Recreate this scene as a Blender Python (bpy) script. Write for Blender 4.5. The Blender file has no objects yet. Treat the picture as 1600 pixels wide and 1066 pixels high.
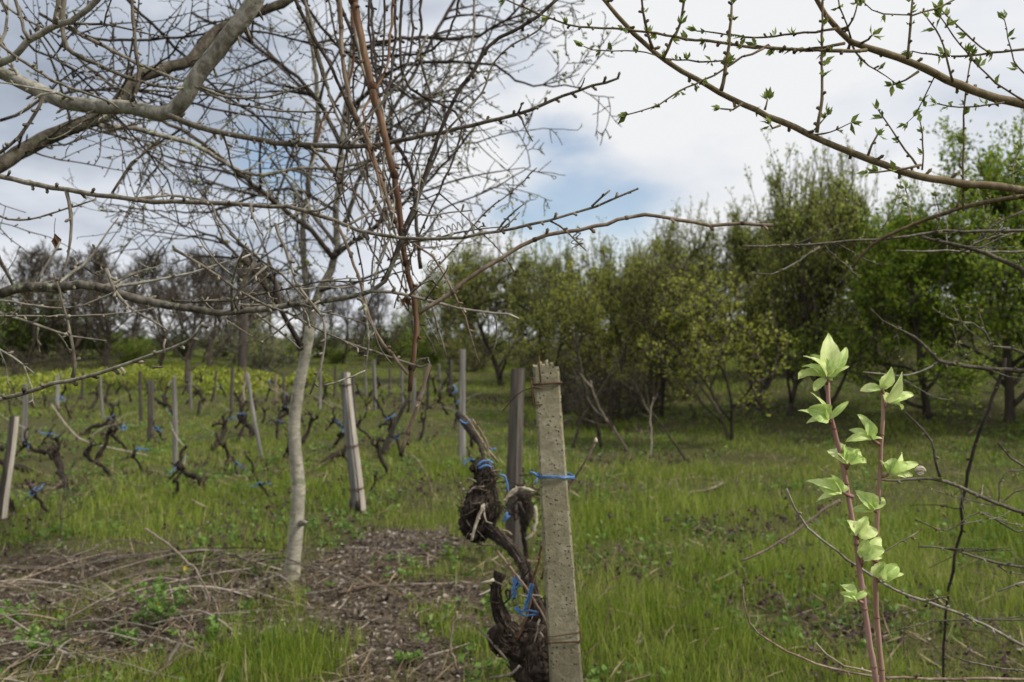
import bpy, math, random
import numpy as np
from mathutils import Vector

# ------------------------------------------------------------------ camera, world, sun, exposure
S = bpy.context.scene
COL = S.collection
F = 1244.4                      # focal length in photo pixels (28 mm on 36 mm, 1600 px)
PITCH = math.radians(0.55)
CAM = np.array([0.0, 0.0, 1.6])
cam = bpy.data.cameras.new("camera")
cam.lens = 28; cam.sensor_width = 36
cam.clip_start = 0.05; cam.clip_end = 3000
cam.dof.use_dof = True; cam.dof.focus_distance = 1.25; cam.dof.aperture_fstop = 6.3
co = bpy.data.objects.new("camera", cam); COL.objects.link(co)
co.location = CAM; co.rotation_euler = (math.pi/2 + PITCH, 0, 0)
S.camera = co
S.render.resolution_x = 1024; S.render.resolution_y = 682
S.view_settings.view_transform = 'Standard'; S.view_settings.look = 'None'
S.view_settings.gamma = 1; S.view_settings.exposure = 0.22
S.render.engine = 'CYCLES'
S.cycles.max_bounces = 5; S.cycles.diffuse_bounces = 3; S.cycles.glossy_bounces = 1
S.cycles.transmission_bounces = 3; S.cycles.transparent_max_bounces = 4
S.cycles.use_denoising = True
S.cycles.caustics_reflective = False; S.cycles.caustics_refractive = False

SUN_EL, SUN_AZ = math.radians(42), math.radians(106)     # azimuth clockwise from +Y: light comes from the right
sd = Vector((math.sin(SUN_AZ)*math.cos(SUN_EL), math.cos(SUN_AZ)*math.cos(SUN_EL), math.sin(SUN_EL)))
sl = bpy.data.lights.new("sun", 'SUN'); sl.energy = 3.5; sl.angle = math.radians(4); sl.color = (1, .95, .86)
so = bpy.data.objects.new("sun", sl); COL.objects.link(so)
so.rotation_euler = sd.to_track_quat('Z', 'Y').to_euler()

def pixdir(px, py):
    v = np.array([(px-800)/F, 1.0, (533-py)/F])
    c, s = math.cos(PITCH), math.sin(PITCH)
    v = np.array([v[0], v[1]*c - v[2]*s, v[1]*s + v[2]*c])
    return v/np.linalg.norm(v)

W = bpy.data.worlds.new("World"); S.world = W; W.use_nodes = True
nt = W.node_tree; nt.nodes.clear()
def N(t, **k):
    n = nt.nodes.new(t)
    for a, b in k.items(): setattr(n, a, b)
    return n
def Lk(a, b): nt.links.new(a, b)
def Mth(op, a, b=None, c=None, clamp=False):
    n = nt.nodes.new('ShaderNodeMath'); n.operation = op; n.use_clamp = clamp
    for i, x in enumerate((a, b, c)):
        if x is None: continue
        if isinstance(x, (int, float)): n.inputs[i].default_value = x
        else: nt.links.new(x, n.inputs[i])
    return n.outputs[0]
def world():
    tc = N('ShaderNodeTexCoord')
    sky = N('ShaderNodeTexSky', sky_type='NISHITA', sun_disc=False)
    sky.sun_elevation = SUN_EL; sky.sun_rotation = SUN_AZ; sky.air_density = 1.0; sky.dust_density = 0.6
    b1 = N('ShaderNodeBackground'); b1.inputs[1].default_value = 0.12; Lk(sky.outputs[0], b1.inputs[0])
    # cloud noise in direction space, flattened towards the horizon
    mp = N('ShaderNodeMapping'); mp.inputs['Scale'].default_value = (1.0, 1.0, 2.2); mp.inputs['Location'].default_value = (3.1, .7, .4)
    Lk(tc.outputs['Generated'], mp.inputs[0])
    n1 = N('ShaderNodeTexNoise'); n1.inputs['Scale'].default_value = 3.4; n1.inputs['Detail'].default_value = 7; n1.inputs['Roughness'].default_value = .55; n1.inputs['Distortion'].default_value = .4
    Lk(mp.outputs[0], n1.inputs[0])
    n2 = N('ShaderNodeTexNoise'); n2.inputs['Scale'].default_value = 5.5; n2.inputs['Detail'].default_value = 6; n2.inputs['Roughness'].default_value = .5; n2.inputs['Distortion'].default_value = .3
    Lk(mp.outputs[0], n2.inputs[0])
    def blob(px, py, w):
        d = pixdir(px, py)
        v = N('ShaderNodeVectorMath', operation='DISTANCE'); Lk(tc.outputs['Generated'], v.inputs[0]); v.inputs[1].default_value = d
        m = N('ShaderNodeMapRange', interpolation_type='SMOOTHSTEP'); Lk(v.outputs['Value'], m.inputs[0])
        m.inputs[1].default_value = w; m.inputs[2].default_value = 0.0; m.inputs[3].default_value = 0; m.inputs[4].default_value = 1
        return m.outputs[0]
    # darker, blue-grey cloud bank in the upper left
    dark = Mth('MAXIMUM', Mth('MAXIMUM', blob(20, -60, .50), Mth('MULTIPLY', blob(330, 90, .36), .9)), Mth('MULTIPLY', blob(560, -40, .26), .6))
    dark = Mth('ADD', Mth('MULTIPLY', dark, .8), Mth('ADD', Mth('MULTIPLY', Mth('SUBTRACT', n1.outputs[0], .47), 1.5), Mth('MULTIPLY', Mth('SUBTRACT', n2.outputs[0], .5), .7)))
    ramp = N('ShaderNodeValToRGB'); Lk(dark, ramp.inputs[0])
    e = ramp.color_ramp.elements
    e[0].position = 0.0; e[0].color = (.97, .98, 1.0, 1)
    e[1].position = 1.0; e[1].color = (.28, .335, .43, 1)
    x = e.new(.25); x.color = (.82, .86, .93, 1)
    x = e.new(.6); x.color = (.50, .56, .66, 1)
    b2 = N('ShaderNodeBackground'); b2.inputs[1].default_value = .78; Lk(ramp.outputs[0], b2.inputs[0])
    gap = Mth('MAXIMUM', Mth('MAXIMUM', blob(880, 300, .17), Mth('MULTIPLY', blob(800, 80, .13), .6)), Mth('MULTIPLY', blob(960, 345, .13), .9))
    gap = Mth('MAXIMUM', gap, Mth('MULTIPLY', blob(420, 270, .12), .7))
    gap = Mth('ADD', gap, Mth('MULTIPLY', Mth('SUBTRACT', n2.outputs[0], .52), 1.5))
    gm = N('ShaderNodeMapRange', interpolation_type='SMOOTHSTEP'); Lk(gap, gm.inputs[0])
    gm.inputs[1].default_value = .22; gm.inputs[2].default_value = .95; gm.inputs[3].default_value = 0; gm.inputs[4].default_value = .8
    mx = N('ShaderNodeMixShader'); Lk(gm.outputs[0], mx.inputs[0]); Lk(b2.outputs[0], mx.inputs[1]); Lk(b1.outputs[0], mx.inputs[2])
    o = N('ShaderNodeOutputWorld'); Lk(mx.outputs[0], o.inputs[0])
world()

# ------------------------------------------------------------------ helpers
def P(px, py, D):
    v = pixdir(px, py)
    return CAM + v*(D/v[1])
_rs = np.random.RandomState(7)
_LAT = _rs.rand(256, 256)
def vnoise(x, y):
    x = np.asarray(x, float); y = np.asarray(y, float)
    xi = np.floor(x).astype(int); yi = np.floor(y).astype(int)
    fx = x-xi; fy = y-yi; fx = fx*fx*(3-2*fx); fy = fy*fy*(3-2*fy)
    a = _LAT[xi % 256, yi % 256]; b = _LAT[(xi+1) % 256, yi % 256]
    c = _LAT[xi % 256, (yi+1) % 256]; d = _LAT[(xi+1) % 256, (yi+1) % 256]
    return (a*(1-fx)+b*fx)*(1-fy) + (c*(1-fx)+d*fx)*fy
def sstep(a, b, x):
    t = np.clip((x-a)/(b-a), 0, 1); return t*t*(3-2*t)
def gh(x, y):
    x = np.asarray(x, float); y = np.asarray(y, float)
    h = 0.05*(vnoise(x*.5+9, y*.5)-.5) + 0.03*(vnoise(x*1.7, y*1.7+4)-.5)
    h = h + (0.026+.016*sstep(3, -3, x))*np.clip(y-11, 0, 60)
    h = h + 0.17*np.clip(x-1.0, 0, 12)*sstep(8, 21, y)
    return h
def GP(px, py):
    """ground point seen at a pixel"""
    v = pixdir(px, py)
    ts = np.linspace(1.5, 90, 4000)
    p = CAM[None] + v[None]*ts[:, None]
    under = p[:, 2] < gh(p[:, 0], p[:, 1])
    i = int(np.argmax(under)) if under.any() else len(ts)-1
    q = p[i].copy(); q[2] = float(gh(q[0], q[1])); return q
def nz(v):
    v = np.asarray(v, float); return v/(np.linalg.norm(v)+1e-12)

class Geo:
    def __init__(s): s.V = []; s.Q = []; s.T = []; s.n = 0; s.cq = []; s.ct = []
    def add(s, V, Q=None, T=None, rnd=.5):
        V = np.asarray(V, float).reshape(-1, 3)
        if Q is not None and len(Q):
            Q = np.asarray(Q, int).reshape(-1, 4)+s.n; s.Q.append(Q); s.cq.append(np.broadcast_to(rnd, (len(Q),)).astype(float))
        if T is not None and len(T):
            T = np.asarray(T, int).reshape(-1, 3)+s.n; s.T.append(T)
            s.ct.append(np.broadcast_to(rnd, (len(T),)).astype(float))
        s.V.append(V); s.n += len(V)
    def tube(s, pts, rad, k=5, rnd=.5, rough=0, rng=None, flat=None):
        pts = np.asarray(pts, float); n = len(pts); rad = np.broadcast_to(np.asarray(rad, float), (n,))
        t = np.gradient(pts, axis=0); t /= (np.linalg.norm(t, axis=1, keepdims=True)+1e-12)
        m = nz(pts[-1]-pts[0]); ref = np.eye(3)[int(np.argmin(np.abs(m)))]
        u = np.cross(t, ref); u /= (np.linalg.norm(u, axis=1, keepdims=True)+1e-9); w = np.cross(t, u)
        a = np.arange(k)*2*math.pi/k
        R = np.repeat(rad[:, None], k, 1)
        if rough and rng is not None: R = R*(1+rough*(rng.rand(n, k)-.5)*2)
        ca, sa = np.cos(a), np.sin(a)*(flat or 1)
        V = pts[:, None, :] + R[..., None]*(ca[None, :, None]*u[:, None, :]+sa[None, :, None]*w[:, None, :])
        i = (np.arange(n-1)*k)[:, None]; j = np.arange(k)[None]; j2 = (j+1) % k
        Q = np.stack([i+j, i+j2, i+k+j2, i+k+j], -1).reshape(-1, 4)
        VV = V.reshape(-1, 3)
        # end caps as fans round a centre
        VV = np.vstack([VV, pts[0], pts[-1]])
        c0, c1 = n*k, n*k+1
        T = [[c0, (q+1) % k, q] for q in range(k)]+[[c1, (n-1)*k+q, (n-1)*k+(q+1) % k] for q in range(k)]
        s.add(VV, Q, T, rnd)
    def leaves(s, p, d, size, rng, wid=.45, fold=.18, curve=0.0):
        """pointed leaves, each of four faces, at points p along directions d"""
        p = np.asarray(p, float).reshape(-1, 3); n = len(p)
        if not n: return
        d = np.asarray(d, float).reshape(-1, 3); d = d/(np.linalg.norm(d, axis=1, keepdims=True)+1e-9)
        size = np.broadcast_to(size, (n,))[:, None]
        w = np.cross(d, rng.normal(size=(n, 3))); w /= (np.linalg.norm(w, axis=1, keepdims=True)+1e-9)
        nn = np.cross(d, w)
        mid = p+d*size*.45
        tip = p+d*size+nn*size*curve
        l = mid+w*size*wid*.5+nn*size*fold; r = mid-w*size*wid*.5+nn*size*fold
        V = np.stack([p, l, tip, r], 1).reshape(-1, 3)
        i = np.arange(n)[:, None]*4
        Tt = np.concatenate([i+np.array([[0, 2, 1]]), i+np.array([[0, 3, 2]])], 1).reshape(-1, 3)
        s.add(V, None, Tt, np.repeat(rng.rand(n), 2))
    def build(s, name, mats, parent=None, smooth=True, matidx=None):
        me = bpy.data.meshes.new(name)
        V = np.concatenate(s.V) if s.V else np.zeros((0, 3))
        Q = np.concatenate(s.Q) if s.Q else np.zeros((0, 4), int)
        T = np.concatenate(s.T) if s.T else np.zeros((0, 3), int)
        c = np.concatenate((s.cq or [np.zeros(0)])+(s.ct or [np.zeros(0)]))
        me.vertices.add(len(V)); me.vertices.foreach_set('co', V.astype(np.float32).ravel())
        loops = np.concatenate([Q.ravel(), T.ravel()]).astype(np.int32)
        me.loops.add(len(loops)); me.loops.foreach_set('vertex_index', loops)
        nf = len(Q)+len(T); me.polygons.add(nf)
        st = np.concatenate([np.arange(len(Q))*4, len(Q)*4+np.arange(len(T))*3]).astype(np.int32)
        me.polygons.foreach_set('loop_start', st)
        me.update(calc_edges=True)
        me.polygons.foreach_set('use_smooth', np.full(nf, smooth))
        at = me.attributes.new('rnd', 'FLOAT', 'FACE'); at.data.foreach_set('value', c.astype(np.float32))
        for m in (mats if isinstance(mats, (list, tuple)) else [mats]): me.materials.append(m)
        me.validate(clean_customdata=False)
        o = bpy.data.objects.new(name, me); COL.objects.link(o)
        if parent is not None: o.parent = parent
        return o

def tag(o, label=None, cat=None, group=None, kind=None):
    if label: o['label'] = label
    if cat: o['category'] = cat
    if group: o['group'] = group
    if kind: o['kind'] = kind
    return o
def empty(name, loc, label, cat, group=None, rz=0):
    o = bpy.data.objects.new(name, None); COL.objects.link(o)
    o.location = tuple(float(a) for a in loc); o.rotation_euler = (0, 0, rz); o.empty_display_size = .2
    return tag(o, label, cat, group)
def put(o, root):
    """hang a mesh built in world coordinates under an Empty"""
    o.parent = root
    o.matrix_parent_inverse = root_matrix(root).inverted()
    return o
def root_matrix(r):
    from mathutils import Matrix
    return Matrix.Translation(r.location) @ r.rotation_euler.to_matrix().to_4x4() @ Matrix.Diagonal((*r.scale, 1))
def copy_tree(o, parent=None):
    c = o.copy(); COL.objects.link(c); c.parent = parent
    for ch in list(o.children): copy_tree(ch, c)
    return c

def smooth_path(pts, rad, step):
    """Catmull-Rom through the points, resampled at about `step`"""
    pts = np.asarray(pts, float); rad = np.asarray(rad, float)
    A = np.hstack([pts, rad[:, None]])
    A = np.vstack([2*A[0]-A[1], A, 2*A[-1]-A[-2]])
    out = []
    for i in range(1, len(A)-2):
        L = np.linalg.norm(A[i+1, :3]-A[i, :3]); k = max(1, int(round(L/step)))
        t = (np.arange(k)/k)[:, None]
        p0, p1, p2, p3 = A[i-1], A[i], A[i+1], A[i+2]
        out.append(.5*((2*p1)+(-p0+p2)*t+(2*p0-5*p1+4*p2-p3)*t**2+(-p0+3*p1-3*p2+p3)*t**3))
    out.append(A[-2][None]); out = np.vstack(out)
    return out[:, :3], np.maximum(out[:, 3], .0003)

def pxpath(pp, D, w0, w1, D1=None, step=.03, rng=None, jit=0):
    """pixel polyline -> world path; D may be a number or run from D to D1; w in photo pixels"""
    n = len(pp); D1 = D if D1 is None else D1
    Ds = np.linspace(D, D1, n)
    pts = np.array([P(a, b, d) for (a, b), d in zip(pp, Ds)])
    rad = np.linspace(w0, w1, n)*Ds/F/2
    pts, rad = smooth_path(pts, rad, step)
    if jit and rng is not None:
        pts = pts+rng.normal(size=pts.shape)*jit
    return pts, rad

def wander(rng, p, d, L, n, wob, up=0.0, curl=None):
    """a twig polyline of n segments"""
    pts = [np.array(p, float)]; d = nz(d); st = L/n
    bend = rng.normal(size=3)*wob*.35
    for i in range(n):
        d = nz(d+rng.normal(size=3)*wob+bend+np.array([0, 0, up]))
        pts.append(pts[-1]+d*st)
    return np.array(pts)
def knob(rad, rng, amt=.35, every=2):
    r = np.array(rad, float); r[::every] *= 1+amt*rng.rand(len(r[::every])); return r

def sprout(g, pts, rad, n, L, r0, rng, lv, up=.05, ang=(35, 75), nseg=6, k=4, wob=.16, t0=.05, tips=None, kids=(4, 2), spur=0, bias=None, rmin=.0006):
    seg = np.linalg.norm(np.diff(pts, axis=0), axis=1); cum = np.concatenate([[0], np.cumsum(seg)]); tot = cum[-1]
    for _ in range(n):
        t = t0+(1-t0)*rng.rand(); i = min(int(np.searchsorted(cum, t*tot)), len(pts)-1); i = max(i, 1)
        p = pts[i]; tg = nz(pts[i]-pts[i-1])
        pr = nz(np.cross(tg, rng.normal(size=3)))
        a = math.radians(ang[0]+(ang[1]-ang[0])*rng.rand())
        d = tg*math.cos(a)+pr*math.sin(a)
        if bias is not None: d = nz(d+np.array(bias))
        LL = L*(.35+.9*rng.rand())*(1-.35*t)
        q = wander(rng, p, d, LL, nseg, wob, up)
        rs = max(rmin*1.4, min(r0*(.6+.6*rng.rand()), rad[i]*.75))
        rr = knob(np.linspace(rs, max(rmin, rs*.35), nseg+1), rng, .35, 2)
        g.tube(q, rr, k, rng.rand())
        if spur: spurs(g, q, rr, rng, spur)
        if tips is not None: tips.append((q, lv))
        if lv > 1:
            sprout(g, q, rr, kids[0] if lv > 2 else kids[-1], L*.5, r0*.65, rng, lv-1, up, ang, max(3, nseg-1), max(3, k-1), wob*1.2, .15, tips, kids, spur, bias, rmin)

def spurs(g, pts, rad, rng, every=.03, size=.008):
    """short knobbly buds on alternate sides of a twig"""
    seg = np.linalg.norm(np.diff(pts, axis=0), axis=1); cum = np.concatenate([[0], np.cumsum(seg)]); tot = cum[-1]
    s = every*(.4+rng.rand())
    while s < tot:
        i = min(int(np.searchsorted(cum, s)), len(pts)-1); i = max(1, i)
        f = (s-cum[i-1])/(seg[i-1]+1e-9)
        p = pts[i-1]+(pts[i]-pts[i-1])*f; tg = nz(pts[i]-pts[i-1])
        pr = nz(np.cross(tg, rng.normal(size=3)))
        d = nz(tg*.6+pr); r = rad[i]
        l = size*(.6+.9*rng.rand())+r
        bs = min(r*.8+.0006, .003)
        g.tube([p, p+d*(r+l*.35), p+d*(r+l*.7), p+d*(r+l)], [bs*1.1, bs*1.0, bs*1.25, bs*.25], 4, rng.rand())
        s += every*(.6+.8*rng.rand())

def tip_leaves(g, tips, rng, per, size, lv_max=1, upb=.4, spread=.9, frac=1.0, wid=.45, jit=0.0, fold=.18):
    pp = []; dd = []
    for q, lv in tips:
        if lv > lv_max or rng.rand() > frac: continue
        n = rng.poisson(per)
        if not n: continue
        ii = rng.randint(1, len(q), n); 
        base = q[ii]; tg = q[ii]-q[ii-1]; tg = tg/(np.linalg.norm(tg, axis=1, keepdims=True)+1e-9)
        d = tg+rng.normal(size=(n, 3))*spread; d[:, 2] += upb
        pp.append(base+rng.normal(size=(n, 3))*jit); dd.append(d)
    if pp:
        pp = np.vstack(pp); dd = np.vstack(dd)
        g.leaves(pp, dd, size*(.55+.7*rng.rand(len(pp))), rng, wid, fold)

# ------------------------------------------------------------------ materials
def material(name):
    m = bpy.data.materials.new(name); m.use_nodes = True
    global nt
    nt = m.node_tree; nt.nodes.clear(); return m
def ramp_of(fac, cols):
    r = N('ShaderNodeValToRGB'); Lk(fac, r.inputs[0]); e = r.color_ramp.elements
    e[0].position, e[0].color = cols[0][0], (*cols[0][1], 1)
    e[1].position, e[1].color = cols[-1][0], (*cols[-1][1], 1)
    for p_, c_ in cols[1:-1]: x = e.new(p_); x.color = (*c_, 1)
    return r.outputs[0]
def noise_(scale, detail=5, rough=.6, vec=None, dist=0):
    n = N('ShaderNodeTexNoise'); n.inputs['Scale'].default_value = scale; n.inputs['Detail'].default_value = detail
    n.inputs['Roughness'].default_value = rough; n.inputs['Distortion'].default_value = dist
    if vec is not None: Lk(vec, n.inputs[0])
    return n.outputs[0]
def coords(scale=(1, 1, 1)):
    t = N('ShaderNodeTexCoord'); m = N('ShaderNodeMapping'); m.inputs['Scale'].default_value = scale
    Lk(t.outputs['Object'], m.inputs[0]); return m.outputs[0]
def finish(col, rough=.85, bump=None, bstr=.4, bdist=.004, spec=.25, trans=None, tcol=None):
    p = N('ShaderNodeBsdfPrincipled'); Lk(col, p.inputs['Base Color'])
    if isinstance(rough, (int, float)): p.inputs['Roughness'].default_value = rough
    else: Lk(rough, p.inputs['Roughness'])
    p.inputs['Specular IOR Level'].default_value = spec
    if bump is not None:
        b = N('ShaderNodeBump'); b.inputs['Strength'].default_value = bstr; b.inputs['Distance'].default_value = bdist
        Lk(bump, b.inputs['Height']); Lk(b.outputs[0], p.inputs['Normal'])
    out = p.outputs[0]
    if trans:
        t = N('ShaderNodeBsdfTranslucent'); Lk(tcol if tcol is not None else col, t.inputs[0])
        m = N('ShaderNodeMixShader'); m.inputs[0].default_value = trans
        Lk(out, m.inputs[1]); Lk(t.outputs[0], m.inputs[2]); out = m.outputs[0]
    o = N('ShaderNodeOutputMaterial'); Lk(out, o.inputs[0])
def mix(fac, a, b, mode='MIX'):
    m = N('ShaderNodeMix', data_type='RGBA', blend_type=mode)
    if isinstance(fac, (int, float)): m.inputs[0].default_value = fac
    else: Lk(fac, m.inputs[0])
    for i, x in ((6, a), (7, b)):
        if isinstance(x, tuple): m.inputs[i].default_value = (*x, 1)
        else: Lk(x, m.inputs[i])
    return m.outputs[2]
def rnd_attr():
    a = N('ShaderNodeAttribute'); a.attribute_name = 'rnd'; return a.outputs['Fac']

def bark(name, dark, mid, light, scale=60, lichen=None, stretch=(1, 1, .3), bstr=.6, bdist=.003, rv=.25):
    m = material(name)
    c = coords(stretch)
    n1 = noise_(scale, 6, .65, c, .3)
    n2 = noise_(scale*.17, 3, .5, c)
    f = Mth('ADD', Mth('MULTIPLY', n1, .7), Mth('MULTIPLY', n2, .3))
    f = Mth('ADD', f, Mth('MULTIPLY', Mth('SUBTRACT', rnd_attr(), .5), rv))
    col = ramp_of(f, [(.3, dark), (.5, mid), (.72, light)])
    if lichen is not None:
        n3 = noise_(scale*.6, 5, .7, coords((1, 1, 1)), .5)
        k = N('ShaderNodeMapRange'); Lk(n3, k.inputs[0]); k.inputs[1].default_value = .56; k.inputs[2].default_value = .66
        col = mix(k.outputs[0], col, lichen)
    finish(col, .9, n1, bstr, bdist, .15)
    return m
def leafmat(name, c0, c1, c2, trans=.4, rough=.55, spec=.3):
    m = material(name)
    col = ramp_of(rnd_attr(), [(0, c0), (.5, c1), (1, c2)])
    finish(col, rough, None, spec=spec, trans=trans)
    return m

M = {}
M['grey_bark'] = bark('grey_bark', (.04, .034, .026), (.165, .148, .118), (.42, .395, .34), 48, (.30, .33, .22), (1, 1, .6), 1.0, .006)
M['limb_bark'] = bark('dark_limb_bark', (.02, .016, .012), (.075, .062, .045), (.20, .175, .135), 48, (.12, .13, .08), (1, 1, .6), 1.0, .006)
M['thin_grey'] = bark('thin_grey_twig_bark', (.05, .042, .03), (.15, .13, .10), (.34, .31, .26), 110)
M['dark_bark'] = bark('dark_twig_bark', (.015, .012, .01), (.045, .035, .028), (.12, .10, .08), 60)
M['pale_trunk'] = bark('pale_smooth_bark', (.09, .08, .06), (.26, .24, .19), (.44, .41, .33), 22, (.16, .17, .11), (1, 1, 2.2), .25, .002)
M['olive_bark'] = bark('olive_brown_bark', (.05, .038, .018), (.12, .09, .05), (.23, .18, .11), 90, None)
M['red_cane'] = bark('reddish_cane_bark', (.03, .014, .009), (.115, .062, .038), (.27, .18, .115), 45, None, (1, 1, .15))
M['tan_cane'] = bark('tan_cane_bark', (.06, .04, .028), (.19, .14, .10), (.38, .31, .24), 60, None, (1, 1, .2))
M['dry_cane'] = bark('dry_grey_cane_bark', (.06, .045, .035), (.17, .135, .105), (.36, .31, .26), 60, None, (1, 1, .6), rv=.5)
M['vine_bark'] = bark('old_vine_bark', (.008, .006, .005), (.042, .031, .024), (.17, .135, .105), 70, None, (1, 1, .25), 1.0, .012)
M['far_bark'] = bark('far_tree_bark', (.03, .024, .018), (.07, .057, .044), (.13, .11, .09), 9, None, rv=.3)
M['far_grey'] = bark('far_grey_tree_bark', (.06, .055, .05), (.13, .12, .11), (.22, .2, .185), 9, None, rv=.3)
M['shoot'] = bark('young_shoot_bark', (.16, .075, .06), (.30, .17, .145), (.46, .31, .27), 80, None, (1, 1, .12), .25, .001)
M['shoot_pale'] = bark('green_tinged_shoot_bark', (.17, .085, .06), (.32, .20, .15), (.47, .34, .26), 80, None, (1, 1, .12), .25, .001)
M['far_vine'] = bark('distant_vine_bark', (.008, .006, .005), (.028, .021, .017), (.085, .066, .052), 40, None, (1, 1, .3), 1.0, .01)
M['wood'] = bark('weathered_post_wood', (.045, .041, .036), (.165, .155, .14), (.36, .345, .315), 26, None, (1, 1, .05), .8, .006)
M['wood_sunlit'] = bark('painted_sunlit_wood_edge', (.22, .19, .15), (.42, .375, .32), (.6, .55, .48), 26, None, (1, 1, .05), .5, .004)  # post wood lightened to paint the sun along its right edge
M['wood_dark'] = bark('rotten_post_wood', (.025, .02, .016), (.08, .069, .058), (.19, .17, .145), 30, None, (1, 1, .05), .8, .006)
M['litter'] = leafmat('dry_leaf_litter', (.025, .017, .012), (.095, .072, .055), (.40, .35, .30), .1, .8)
M['bud'] = leafmat('opening_bud_green', (.10, .14, .02), (.20, .26, .05), (.34, .40, .12), .35)
M['crown_bud'] = leafmat('yellow_green_bud_leaf', (.10, .12, .02), (.22, .23, .05), (.36, .35, .14), .3)
M['leaf_green'] = leafmat('fresh_green_leaf', (.07, .14, .010), (.19, .28, .02), (.36, .44, .05), .45)
M['leaf_yel'] = leafmat('yellow_green_leaf', (.16, .20, .02), (.32, .36, .045), (.48, .50, .09), .45)
M['leaf_grey'] = leafmat('grey_green_leaf', (.15, .19, .03), (.28, .33, .06), (.46, .49, .13), .5)
M['leaf_dark'] = leafmat('dark_green_leaf', (.03, .055, .008), (.065, .11, .014), (.13, .18, .03), .4)
M['spurge'] = leafmat('yellow_spurge_bract', (.12, .18, .02), (.25, .30, .04), (.42, .41, .06), .3)
M['weed'] = leafmat('soft_weed_leaf', (.08, .15, .03), (.15, .26, .05), (.24, .36, .09), .4)
M['straw'] = leafmat('dry_straw', (.12, .09, .05), (.24, .19, .11), (.42, .35, .22), .2, .8)
M['yellow'] = leafmat('yellow_petal', (.6, .45, .02), (.75, .6, .02), (.8, .7, .05), .2)
M['nettle'] = leafmat('purple_nettle_leaf', (.02, .009, .012), (.055, .024, .032), (.12, .06, .09), .2)
M['dead_leaf'] = leafmat('dead_brown_leaf', (.08, .04, .02), (.12, .07, .04), (.2, .12, .07), .2)

def m_grass():
    m = material('spring_grass')
    c = coords()
    n1 = noise_(.55, 4, .6, c); n2 = noise_(3.5, 3, .6, c)
    f = Mth('ADD', Mth('MULTIPLY', rnd_attr(), .55), Mth('ADD', Mth('MULTIPLY', n1, .55), Mth('MULTIPLY', Mth('SUBTRACT', n2, .5), .35)))
    col = ramp_of(f, [(.18, (.06, .11, .012)), (.42, (.15, .225, .022)), (.6, (.25, .325, .04)), (.78, (.37, .40, .09)), (.93, (.44, .38, .22))])
    finish(col, .6, None, spec=.2, trans=.45)
    return m
M['grass'] = m_grass()
def m_ground():
    m = material('soil_and_litter')
    c = coords()
    n1 = noise_(14, 8, .7, c, .2); n2 = noise_(1.3, 4, .6, c); v = N('ShaderNodeTexVoronoi'); v.inputs['Scale'].default_value = 34; Lk(c, v.inputs[0])
    f = Mth('ADD', Mth('MULTIPLY', n1, .6), Mth('MULTIPLY', v.outputs['Distance'], .5))
    soil = ramp_of(f, [(.2, (.016, .011, .007)), (.5, (.065, .048, .033)), (.8, (.17, .135, .10))])
    moss = ramp_of(n1, [(.3, (.03, .034, .012)), (.7, (.105, .10, .04))])
    a = N('ShaderNodeAttribute'); a.attribute_name = 'bare'
    bare = Mth('SMOOTH_MIN', 1.0, Mth('ADD', a.outputs['Fac'], Mth('MULTIPLY', Mth('SUBTRACT', n2, .5), .6)), .1)
    k = N('ShaderNodeMapRange'); Lk(bare, k.inputs[0]); k.inputs[1].default_value = .2; k.inputs[2].default_value = .5
    finish(mix(k.outputs[0], moss, soil), .95, f, 1.0, .03, .1)
    return m
M['ground'] = m_ground()
def m_concrete():
    m = material('lichened_concrete')
    c = coords()
    n1 = noise_(28, 7, .75, c); n2 = noise_(5, 4, .6, c); n3 = noise_(120, 4, .7, c)
    col = ramp_of(Mth('ADD', Mth('MULTIPLY', n1, .6), Mth('MULTIPLY', n2, .4)), [(.32, (.13, .115, .07)), (.5, (.26, .235, .155)), (.68, (.40, .375, .275))])
    vo = N('ShaderNodeTexVoronoi'); vo.inputs['Scale'].default_value = 85; vo.inputs['Randomness'].default_value = 1; Lk(c, vo.inputs[0])
    k = N('ShaderNodeMapRange'); Lk(vo.outputs['Distance'], k.inputs[0]); k.inputs[1].default_value = .3; k.inputs[2].default_value = .15
    pit = Mth('MULTIPLY', k.outputs[0], Mth('GREATER_THAN', n1, .50))
    col = mix(Mth('MULTIPLY', pit, .75), col, (.045, .038, .028))
    st = N('ShaderNodeMapRange'); Lk(noise_(7, 5, .7, coords((1, 1, .35)), .6), st.inputs[0]); st.inputs[1].default_value = .48; st.inputs[2].default_value = .66
    col = mix(Mth('MULTIPLY', st.outputs[0], .55), col, (.10, .088, .06))
    k2 = N('ShaderNodeMapRange'); Lk(n3, k2.inputs[0]); k2.inputs[1].default_value = .67; k2.inputs[2].default_value = .72
    col = mix(k2.outputs[0], col, (.5, .49, .44))
    k3 = N('ShaderNodeMapRange'); Lk(n3, k3.inputs[0]); k3.inputs[1].default_value = .36; k3.inputs[2].default_value = .30
    col = mix(Mth('MULTIPLY', k3.outputs[0], .7), col, (.06, .055, .04))
    h = Mth('SUBTRACT', Mth('ADD', n1, Mth('MULTIPLY', n3, .5)), pit)
    finish(col, .95, h, .9, .005, .15)
    return m
M['concrete'] = m_concrete()
def plain(name, a, b, scale=40, rough=.6, spec=.3):
    m = material(name); n = noise_(scale, 4, .6, coords()); finish(ramp_of(n, [(.3, a), (.7, b)]), rough, n, .3, .002, spec); return m
M['rust'] = plain('rusty_wire', (.035, .016, .008), (.13, .06, .03), 80, .8)
M['twine'] = plain('blue_plastic_twine', (.03, .09, .26), (.14, .30, .58), 220, .4, .4)
M['pale_wood'] = plain('bleached_dry_stick', (.30, .25, .18), (.55, .49, .38), 60, .8)
M['black'] = plain('dark_cable_sheath', (.04, .04, .045), (.08, .08, .085), 40, .6)
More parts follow.
